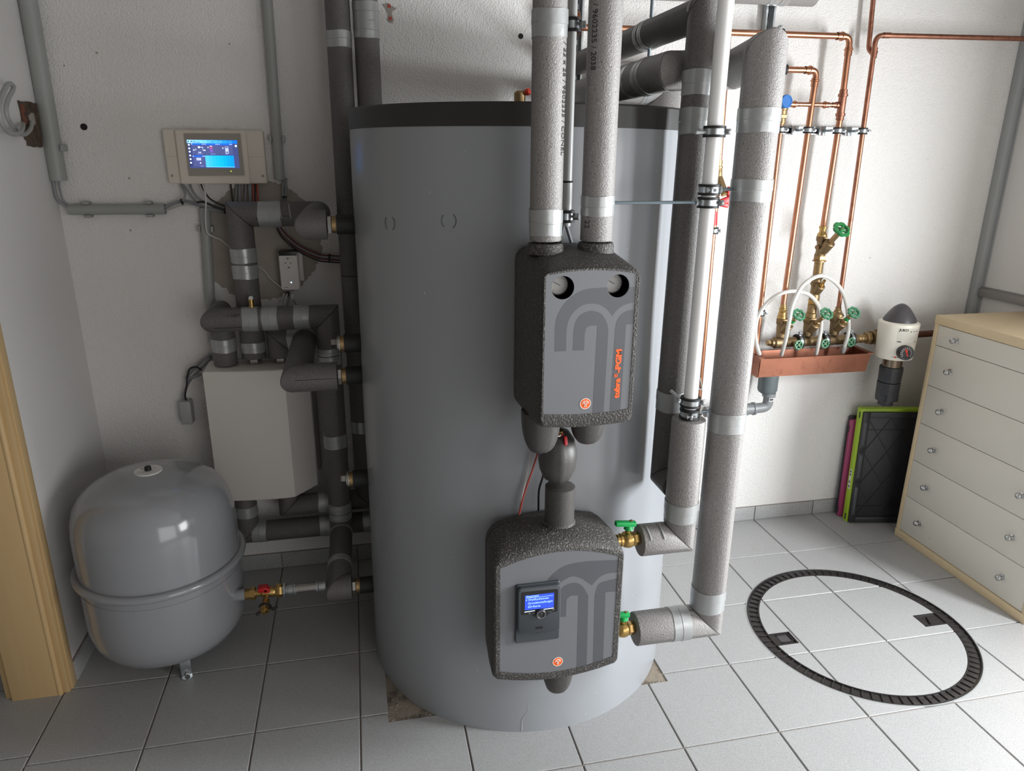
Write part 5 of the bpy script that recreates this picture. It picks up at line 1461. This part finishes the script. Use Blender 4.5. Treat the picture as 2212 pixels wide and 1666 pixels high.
# pipe ends entering the valves
MB().lathe([(.0190, .974), (.0190, .985), (.0165, .986), (.0165, 1.000), (.0135, 1.002), (.0160, 1.010), (.0160, 1.016), (.0125, 1.018), (.0125, 1.032)], (1.7605, YP, 0), (0, 0, 1), 20).build('valve_adapter', M_BRASS, p2)
MB().lathe([(.0260, .974), (.0260, .979), (.0190, .990), (.0150, .992), (.0150, .999), (.0115, 1.001), (.0115, 1.012)], (2.0165, YP, 0), (0, 0, 1), 20).build('valve_adapter', M_BRASSM, p4)
# small drain cocks with green wheels in front of the manifold
for k, (x, lab) in enumerate(((1.817, 'left one of three small green drain taps at the front of the manifold'), (1.938, 'middle one of three small green drain taps at the front of the manifold'), (2.060, 'right one of three small green drain taps at the front of the manifold'))):
    t = thing('drain_tap', (x, YP - .022, ZM), lab, 'tap')
    MB().lathe([(.0095, .0215), (.0095, .032), (.0070, .034), (.0070, .044)], (x, YP, ZM), (.06, -1, 0), 16).lathe([(.0062, .0), (.0062, .020)], (x, YP - .030, ZM), (-.1, -.1, -1), 12).build('body', M_BRASSM, t)
    handwheel((x + .003, YP - .050, ZM), (.06, -1, .08), .0185, t)
# ================================================================== middle riser armature above the manifold
ar = thing('riser_valve', (1.896, YP, 1.04), 'tall brass armature with a corrugated tube and a large green handwheel on the third riser', 'valve')
MB().lathe([(.0125, 1.345), (.0160, 1.343), (.0160, 1.336), (.0130, 1.334), (.0130, 1.322), (.0150, 1.318), (.0190, 1.312), (.0190, 1.304)], (1.8935, YP, 0), (0, 0, 1), 22).build('press_fitting', M_BRASS, ar)
b = MB().hexn((1.894, YP, 1.284), (1.894, YP, 1.304), .0235).lathe([(.0180, 1.284), (.0165, 1.268), (.0175, 1.240), (.0215, 1.228)], (1.895, YP, 0), (0, 0, 1), 24)
d = V((.06, -.68, .73)).normalized()
o0 = V((1.899, YP - .002, 1.238))
b.lathe([(.0160, 0), (.0200, .020), (.0205, .062), (.0165, .065)], o0, d, 24).cyl((1.894, YP, 1.262), (1.868, YP - .012, 1.262), .0085, seg=14)
b.build('angle_body', M_BRONZE, ar)
MB().lathe([(.0105, .065), (.0105, .118), (.0070, .120), (.0070, .136)], o0, d, 18).build('stem_sleeve', M_BRASSM, ar)
handwheel(o0 + d * .138, d, .0330, ar, M_GREENB, 6)
MB().hexn((1.896, YP, 1.206), (1.896, YP, 1.229), .0245).lathe([(.0265, 1.204), (.0265, 1.208)], (1.896, YP, 0), (0, 0, 1), 24).build('union_nut', M_BRASSM, ar)
pr = []
z = 1.204
while z > 1.142:
    pr += [(.0172, z), (.0188, z - .0022), (.0188, z - .0045), (.0172, z - .0065)]
    z -= .0075
MB().lathe(pr, (1.8965, YP, 0), (0, 0, 1), 26).build('corrugated_tube', M_BRASSM, ar)
MB().lathe([(.0230, 1.142), (.0245, 1.138), (.0230, 1.134), (.0190, 1.132), (.0190, 1.118), (.0225, 1.116), (.0225, 1.108), (.0185, 1.105), (.0185, 1.070), (.0205, 1.062), (.0205, 1.045)], (1.8965, YP, 0), (0, 0, 1), 26).build('check_valve_body', M_BRONZE, ar)
d = V((-.05, -.66, .75)).normalized()
o0 = V((1.898, YP - .002, 1.074))
MB().lathe([(.0145, 0), (.0180, .018), (.0185, .046), (.0150, .050)], o0, d, 22).build('check_valve_bonnet', M_BRONZE, ar)
MB().hexn(o0 + d * .050, o0 + d * .060, .0105).lathe([(.0060, .060), (.0060, .082)], o0, d, 14).build('test_plug', M_BRASS, ar)
MB().hexn((1.895, YP, 1.028), (1.895, YP, 1.046), .0225).build('lower_nut', M_BRASS, ar)
pr = []
z = 1.028
while z > .995:
    pr += [(.0178, z), (.0190, z - .002), (.0190, z - .004), (.0178, z - .006)]
    z -= .0072
pr += [(.0225, .990), (.0225, .974)]
MB().lathe(pr, (1.8935, YP, 0), (0, 0, 1), 26).build('lower_tube', M_BRASSM, ar)
# ================================================================== copper trough, hoses and drain
tr = thing('copper_trough', (1.90, 1.10, .742), 'open copper sheet trough under the manifold', 'trough')
TX0, TX1, TY0, TY1, TZ0, TZ1 = 1.648, 2.150, 1.052, 1.150, .744, .822
fl = .006
def sheet(name, q, th=(0, 0, 0)):
    q = [V(p) for p in q]
    n = (q[1] - q[0]).cross(q[3] - q[0]).normalized() * .0014
    return MB().add([p - n for p in q] + [p + n for p in q], [(0, 1, 2, 3), (7, 6, 5, 4), (0, 4, 5, 1), (1, 5, 6, 2), (2, 6, 7, 3), (3, 7, 4, 0)]).build(name, M_COPPERT, tr, smooth=False)
sheet('front_side', [(TX0, TY0, TZ0), (TX1 - .004, TY0, TZ0), (TX1 + fl, TY0 - fl, TZ1), (TX0 - .0, TY0 - fl, TZ1)])
sheet('back_side', [(TX0 + .01, TY1, TZ0), (TX1 - .004, TY1, TZ0), (TX1 + fl, TY1 + fl, TZ1 + .004), (TX0 + .012, TY1 + fl, TZ1 + .004)])
sheet('bottom', [(TX0, TY0, TZ0), (TX1 - .004, TY0, TZ0), (TX1 - .004, TY1, TZ0), (TX0 + .01, TY1, TZ0)])
sheet('left_end', [(TX0 + .001, TY0, TZ0), (TX0 + .011, TY1, TZ0), (TX0 + .012, TY1 + fl, TZ1 + .004), (TX0 + .001, TY0 - fl, TZ1)])
sheet('left_end_fold', [(TX0 - .0022, TY0 + .002, TZ0 - .004), (TX0 + .006, TY1 - .004, TZ0 - .004), (TX0 + .006, TY1 - .004, TZ0 + .030), (TX0 - .0022, TY0, TZ1 - .016)])
sheet('right_end', [(TX1 - .004, TY0, TZ0), (TX1 - .004, TY1, TZ0), (TX1 + fl, TY1 + fl, TZ1 + .004), (TX1 + fl, TY0 - fl, TZ1)])
sheet('left_rim', [(TX0 - .004, TY0 - fl, TZ1 + .001), (TX0 + .016, TY0 - fl + .003, TZ1 + .001), (TX0 + .024, TY1 + fl, TZ1 + .005), (TX0 + .006, TY1 + fl, TZ1 + .005)])
sheet('right_rim', [(TX1 - .006, TY0 - fl, TZ1 + .001), (TX1 + .020, TY0 - fl - .006, TZ1 + .001), (TX1 + .014, TY1 + fl, TZ1 + .005), (TX1 - .006, TY1 + fl, TZ1 + .005)])
for x in (1.70, 2.10):
    MB().bx(x - .01, x + .01, TY1 + .008, 1.1995, TZ1 - .014, TZ1 - .011).bx(x - .01, x + .01, 1.197, 1.1995, TZ1 - .05, TZ1 - .011).build('wall_bracket', M_COPPERD, tr)
def hose(label, pts):
    t = thing('clear_hose', pts[0], label, 'hose')
    MB().tube(smoothpath(pts, 7), .0080, 14).build('hose', M_HOSE, t, ang=80)
    return t
h1 = hose('front clear hose looping from the left end of the trough to the middle drain tap', [(1.6634, 1.0850, 0.8307), (1.6398, 1.0800, 0.8801), (1.6268, 1.0760, 0.9338), (1.6263, 1.0700, 0.9924), (1.6559, 1.0660, 1.0468), (1.7050, 1.0640, 1.0830), (1.7691, 1.0640, 1.0941), (1.8355, 1.0640, 1.0790), (1.8896, 1.0760, 1.0371), (1.9188, 1.0820, 0.9848), (1.9196, 1.0700, 0.9407), (1.9057, 1.0520, 0.8830), (1.9183, 1.0760, 0.8227)])
h2 = hose('taller clear hose arching behind the front one to the right drain tap', [(1.7600, 1.0800, 0.8253), (1.7309, 1.0200, 0.9046), (1.7134, 0.9850, 0.9908), (1.7197, 0.9850, 1.0606), (1.7568, 1.0000, 1.1205), (1.8155, 1.0250, 1.1494), (1.8758, 1.0400, 1.1565), (1.9394, 1.0500, 1.1272), (1.9931, 1.0640, 1.0799), (2.0266, 1.0740, 1.0252), (2.0466, 1.0740, 0.9583), (2.0354, 1.0500, 0.9093), (2.0390, 1.0660, 0.8536)])
MB().lathe([(.0065, 0), (.0100, .012), (.0115, .030), (.0095, .032)], (2.0498, 1.0850, 0.8179), (.1, -.05, 1), 16).build('hose_end', M_GPIPE, h2)
dr = thing('drain_siphon', (1.722, 1.10, .56), 'grey plastic drain cup and elbow pipe below the copper trough', 'drain')
MB().lathe([(.036, .7424), (.0405, .740), (.0405, .672), (.036, .662), (.026, .658), (.026, .655)], (1.727, 1.10, 0), (0, 0, 1), 36).build('cup', M_HTD, dr)
MB().lathe([(.0275, .656), (.0275, .640), (.0245, .638)], (1.738, 1.10, 0), (0, 0, 1), 28).tube(bendpath([(1.738, 1.10, .645), (1.738, 1.10, .592), (1.672, 1.10, .588)], .036, 8), .0215, 22).build('elbow', M_HT, dr)
MB().lathe([(.0215, 0), (.0275, .002), (.0275, .012), (.0240, .014), (.0240, .040)], (1.680, 1.10, .5885), (-1, 0, 0), 26, False).build('socket', M_HT, dr)
MB().lathe([(.0235, 0), (.0290, .001), (.0290, .014), (.0225, .016), (.0225, .19)], (1.640, 1.10, .5885), (-1, 0, .0), 26).build('pipe', M_HT, dr)
MB().prism(rpoly([(1.7275, .6225, .001), (1.7485, .6225, .001), (1.7485, .6375, .001), (1.7275, .6375, .001)]), (0, 1.0778, 0), (1, 0, 0), (0, 0, 1), .0004).build('sticker', M_LABEL, dr, smooth=False)
bc = MB()
for k in range(11):
    bc.bx(1.7295 + k * .0016, 1.7295 + k * .0016 + (.0010 if k % 3 else .0006), 1.0771, 1.0774, .6275, .6355)
bc.bx(1.7295, 1.746, 1.0771, 1.0774, .6240, .6256)
tag(bc.build('barcode', M_INK, dr, smooth=False), kind='stuff')
# ================================================================== house water filter
FX, FY = 2.2570, 1.0340
ft = thing('water_filter', (FX, FY, .595), 'cream water filter with a black dome and black lower cup, right of the trough', 'water filter')
MB().lathe([(.0640, .962), (.0622, .968), (.0565, .980), (.0485, .993), (.0395, 1.006), (.0290, 1.019), (.0170, 1.028), (.007, 1.0325), (0, 1.0330)], (FX, FY, 0), (0, 0, 1), 48).build('dome', M_DGREY, ft, ang=60)
MB().lathe([(.058, .806), (.0705, .8065), (.0718, .809), (.0785, .953), (.0765, .957), (.0655, .962), (.060, .962)], (FX, FY, 0), (0, 0, 1), 56).build('body', M_FILTW, ft)
MB().cyl((FX + .001, FY, .762), (FX, FY, .8065), .0385, .0385, 36).build('steel_neck', M_FSTEEL, ft)
g1 = MB().lathe([(.0385, .766), (.0450, .764), (.0462, .760), (.0445, .700), (.0425, .698)], (FX, FY, 0), (0, 0, 1), 40).build('grip_ring', M_GRIP, ft)
g2 = MB().lathe([(.0425, .697), (.0455, .696), (.0455, .690), (.0440, .625), (.0420, .615), (.036, .614)], (FX, FY, 0), (0, 0, 1), 40).build('lower_cup', M_GRIP, ft)
MB().lathe([(.0300, .6145), (.0295, .600), (.0310, .599), (.0305, .594), (.020, .594), (.020, .606), (0, .606)], (FX, FY, 0), (0, 0, 1), 32).build('drain_nozzle', M_GRIP, ft)
for k in range(4):
    a = -PI / 2 - .70 + k * 1.35
    MB().box((FX + .0442 * math.cos(a), FY + .0442 * math.sin(a), .630), (.010, .004, .030), Matrix.Rotation(a + PI / 2, 3, 'Z'), .001).build('cup_notch', M_BLACK, g2)
dm = MB()
for (z0, n, r0) in ((.750, 5, .0458), (.712, 0, .0448), (.683, 5, .0453)):
    for j in range(n):
        for k in range(9):
            a = -PI / 2 - 1.25 + k * .30
            zz = z0 - j * .0095
            rr = r0 - (.766 - zz if z0 > .7 else .69 - zz) * .025 + .0006
            dm.sphere((FX + rr * math.cos(a), FY + rr * math.sin(a), zz), .0019, 6, 4)
tag(dm.build('grip_dimples', M_GRIP, ft), kind='stuff')
dm = MB()
for j in range(7):
    for k in range(4):
        a = -2.28 - 1.02 + k * .12
        zz = .940 - j * .0085
        rr = .0718 + (zz - .809) / .144 * .0067
        dm.sphere((FX + rr * math.cos(a), FY + rr * math.sin(a), zz), .0018, 6, 4)
tag(dm.build('vent_dots', M_FILTW, ft), kind='stuff')
def on_filter(a, z, dr=.0004):
    rr = .0718 + (z - .809) / .144 * .0067 + dr
    return V((FX + rr * math.cos(a), FY + rr * math.sin(a), z))
def filt_patch(a0, a1, z0, z1, m, name, dr=.0006, n=8):
    mb = MB()
    vs = []
    for i in range(n + 1):
        a = a0 + (a1 - a0) * i / n
        vs += [on_filter(a, z0, dr), on_filter(a, z1, dr)]
    return mb.add(vs, [(2 * i, 2 * i + 2, 2 * i + 3, 2 * i + 1) for i in range(n)]).build(name, m, ft)
A0, A1 = -2.26, -2.26 + 1.15
filt_patch(A0, A1, .880, .945, mat('label_film', 'E2DED2', 0.4), 'type_label', .0005)
def filt_text(txt, size, a, z, m, width, name='lettering'):
    vs, fs = text_mesh(txt, size, .0001, .0003 if size > .01 else 0)
    k = width / (max(v.x for v in vs) - min(v.x for v in vs))
    return MB().add([on_filter(a + v.x * k / .075, z + v.y, .0012 + v.z) for v in vs], fs).build(name, m, ft, smooth=False)
filt_text('JUKO', .0145, A0 + .05, .9330, M_INK, .034)
filt_text('------ --- ----', .006, A0 + .62, .9385, M_BEZEL, .036, 'label_print')
for k in range(3):
    filt_patch(A0 + .60 + k * .18, A0 + .68 + k * .18, .9300, .9335, M_INK, 'label_mark', .0010, 2)
for k in range(7):
    filt_text('-' * (22 if k % 3 else 15), .0045, A0 + .04, .9245 - k * .0046, M_BEZEL, .078 if k % 3 else .060, 'label_print')
filt_patch(A0 + .03, A0 + .22, .8865, .8905, M_INK, 'label_mark', .0010, 3)
filt_text('CE', .006, A0 + .98, .8865, M_INK, .010, 'label_print')
ga = -1.80
gc, gd = on_filter(ga, .846), V((math.cos(ga), math.sin(ga), .05)).normalized()
gg = MB().lathe([(.0290, -.004), (.0300, .004), (.0300, .024), (.0280, .027), (.0255, .027), (.0250, .0245), (0, .0245)], gc, gd, 40).build('pressure_gauge', M_GRIP, ft)
gu = V((0, 0, 1)).cross(gd).normalized()
gv = gd.cross(gu)
gm = MB()
for k in range(13):
    a = PI * (1.2 - 1.4 * k / 12)
    e = gu * math.cos(a) + gv * math.sin(a)
    gm.box(gc + gd * .0250 + e * .0195, (.006, .0016, .0004), Matrix((e, gd.cross(e), gd)).transposed())
tag(gm.build('gauge_marks', M_WHITEP, gg, smooth=False), kind='stuff')
MB().torus(gc + gd * .0262, gd, .0262, .0010, 40, 6).build('gauge_rim', M_GPIPE, gg)
for (a, L, m) in ((2.0, .034, M_REDCAP), (1.55, .022, M_REDCAP)):
    e = gu * math.cos(a) + gv * math.sin(a)
    MB().box(gc + gd * .0256 + e * .003, (L, .0045, .0008), Matrix((e, gd.cross(e), gd)).transposed()).build('gauge_needle', m, gg)
filt_patch(-2.36, -1.68, .8205, .8220, M_INK, 'scale_line', .0006, 5)
filt_patch(-2.24, -2.14, .8180, .8245, M_REDCAP, 'red_mark', .0009, 2)
MB().lathe([(.0290, 0), (.0290, .010), (.0230, .012), (.0230, .030), (.0345, .031), (.0345, .045)], (2.1945, YP, ZM + .002), (1, 0, .0), 28).lathe([(.0345, 0), (.0345, .020), (.0235, .022), (.0235, .06)], (2.243, YP, ZM + .003), (1, 0, .02), 28).build('flange', M_BRONZE, ft)
MB().cyl((FX, FY + .06, ZM + .002), (FX, YP - .015, ZM + .002), .030).build('connector', M_BRONZE, ft)
cpipe('dark brown copper pipe running right from the water filter behind the drawer cabinet', [(2.304, YP, .8745), (2.7645, YP, .884)], .0140, m=mat('brown_copper', '6E4A3C', 0.5, 0.6, var=(30, -.2)))
# ================================================================== folding crates leaning on the wall
def crate(name, label, loc, rz, tilt, W, H, T, side, face, ribs=True):
    t = thing(name, loc, label, 'crate')
    t.rotation_euler = (0, 0, rz)
    Rx = Matrix.Rotation(-tilt, 3, 'X')
    def P(x, y, z): return V(loc) + Rx @ V((x, y, z))
    def bx(mb, x0, x1, y0, y1, z0, z1, bev=0):
        return mb.box(P((x0 + x1) / 2, (y0 + y1) / 2, (z0 + z1) / 2), (x1 - x0, y1 - y0, z1 - z0), Rx, bev)
    if ribs:
        bx(MB(), 0, W, .012, T, .0, H, .004).build('folded_sides', side, t)
        k = MB()
        bx(k, .006, W - .006, .004, .0118, .006, H - .012, .002)
        k.build('base_plate', face, t)
        for (x0, x1, z0, z1) in ((.006, .034, .006, H - .012), (W - .034, W - .006, .006, H - .012), (.034, W - .034, H - .040, H - .012), (.034, W - .034, .006, .032)):
            bx(MB(), x0, x1, -.004, .0038, z0, z1, .0015).build('frame_strip', face, t)
        for z0, z1 in ((.195, .215), (.345, .368)):
            bx(MB(), .008, .026, -.0046, -.0038, z0, z1).build('hinge_gap', M_BLACK, t)
        for z0, z1 in ((.045, .18), (.225, .335), (.378, H - .06)):
            bx(MB(), .012, .026, -.0052, -.0038, z0, z1, .0005).build('hinge_bar', mat('dark_hinge', '4A4D52', .4) if 'dark_hinge' not in MATS else MATS['dark_hinge'], t)
        for x in (.14, .22):
            bx(MB(), x, x + .035, -.0048, -.0038, H - .030, H - .024).build('catch', M_CTRL, t)
        a = math.atan2(.19, .125)
        for s in (1, -1):
            for i in range(-5, 8):
                c0 = V((.034 + .094 * i, 0, .032))
                dd = V((.0989, 0, s * .1503)).normalized()
                # clip line to the face window
                x0, z0 = (.034 + .105 * i, .036) if s > 0 else (.034 + .105 * i, H - .046)
                pts_ = []
                for q in range(0, 400):
                    x, z = x0 + dd.x * q * .002, z0 + dd.z * q * .002
                    if .036 < x < W - .036 and .034 < z < H - .044:
                        pts_.append((x, z))
                if len(pts_) > 8:
                    A, B = pts_[0], pts_[-1]
                    L = math.hypot(B[0] - A[0], B[1] - A[1])
                    Rl = Rx @ Matrix((V((dd.x, 0, dd.z)), V((0, 1, 0)), V((dd.x, 0, dd.z)).cross(V((0, 1, 0))))).transposed()
                    MB().box(P((A[0] + B[0]) / 2, .0030, (A[1] + B[1]) / 2), (L, .004, .0028), Rl).build('rib', face, t)
        for z in (.085, H - .095):
            bx(MB(), .036, W - .036, .001, .0045, z - .0012, z + .0012).build('rib', face, t)
        bx(MB(), -.0008, .0002, .020, .036, .16, .255).build('sticker', M_LABEL, t)
        for z in (.168, .19, .225, .24):
            bx(MB(), -.0013, -.0006, .023, .033, z, z + .009).build('sticker_print', M_INK, t)
        for z in (.012, H - .045):
            bx(MB(), -.0008, .0002, .018, .028, z, z + .028).build('corner_slot', M_INK, t)
    else:
        bx(MB(), 0, W, .006, T - .004, 0, H, .010).build('folded_sides', side, t)
        bx(MB(), .004, W, T - .0038, T + .010, .002, H + .012, .006).build('base_plate', face, t)
        for y in (.016, .026):
            bx(MB(), -.0015, .0005, y, y + .003, .03, H - .03).build('side_groove', M_INK, t)
        for z in (.02, H - .06):
            bx(MB(), -.0015, .0005, .010, .024, z, z + .03).build('corner_slot', M_INK, t)
    return t
crate('folding_crate', 'flat-folded black crate with a lime green side, leaning between wall and drawer cabinet', (2.206, 1.080, 0.0), -.19, .040, .40, .548, .050, M_CRATEG, M_CRATEK)
crate('folding_crate', 'flat-folded magenta crate with a black edge, behind the lime green and black crate', (2.2010, 1.1385, 0.0), -.19, .044, .40, .478, .030, M_CRATEM, M_CRATEK, False)
# ================================================================== chest of drawers
CX, CY0, CY1 = 2.352, .2815, .9500
cb = thing('drawer_cabinet', (2.55, .616, 0), 'birch-framed chest of six wide cream drawers with small round knobs on the right', 'chest of drawers')
MB().bx(CX - .0015, XR - .004, CY0, CY1, .9655, 1.0000, .001).build('top', M_BIRCH, cb)
for y0, y1 in ((CY1 - .021, CY1 - .0015), (CY0 + .0015, CY0 + .021)):
    MB().bx(CX, XR - .006, y0, y1, .0355, .9650, .0006).build('side_panel', M_BIRCH, cb)
MB().bx(CX - .0015, XR - .006, CY0, CY1, .0005, .0350, .001).build('plinth', M_BIRCH, cb)
MB().bx(XR - .016, XR - .008, CY0 + .022, CY1 - .022, .036, .964).build('back_panel', M_SIDE, cb)
zs = [.0375, .2020, .3720, .5410, .7090, .8800, .9640]
for k in range(6):
    d = MB().bx(CX + .0015, CX + .0185, CY0 + .0225, CY1 - .0225, zs[k] + .0012, zs[k + 1] - .0012, .0008).build('drawer', M_DRAWER, cb)
    zc = (zs[k] + zs[k + 1]) / 2 + (0 if k < 5 else .001)
    for y in (CY1 - .122, CY0 + .126):
        MB().lathe([(.0125, 0), (.0120, .0015), (.0050, .0035), (.0042, .0100), (.0060, .0130), (.0110, .0160), (.0120, .0200), (.0100, .0240), (.0050, .0262), (0, .0268)], (CX + .0015, y, zc), (-1, 0, 0), 24).build('knob', M_NICKEL, d, ang=50)
MB().box((CX + .0012, .76, .085), (.0006, .010, .0012), Matrix.Rotation(.5, 3, 'X')).build('scratch', M_BEZEL, cb) if True else None
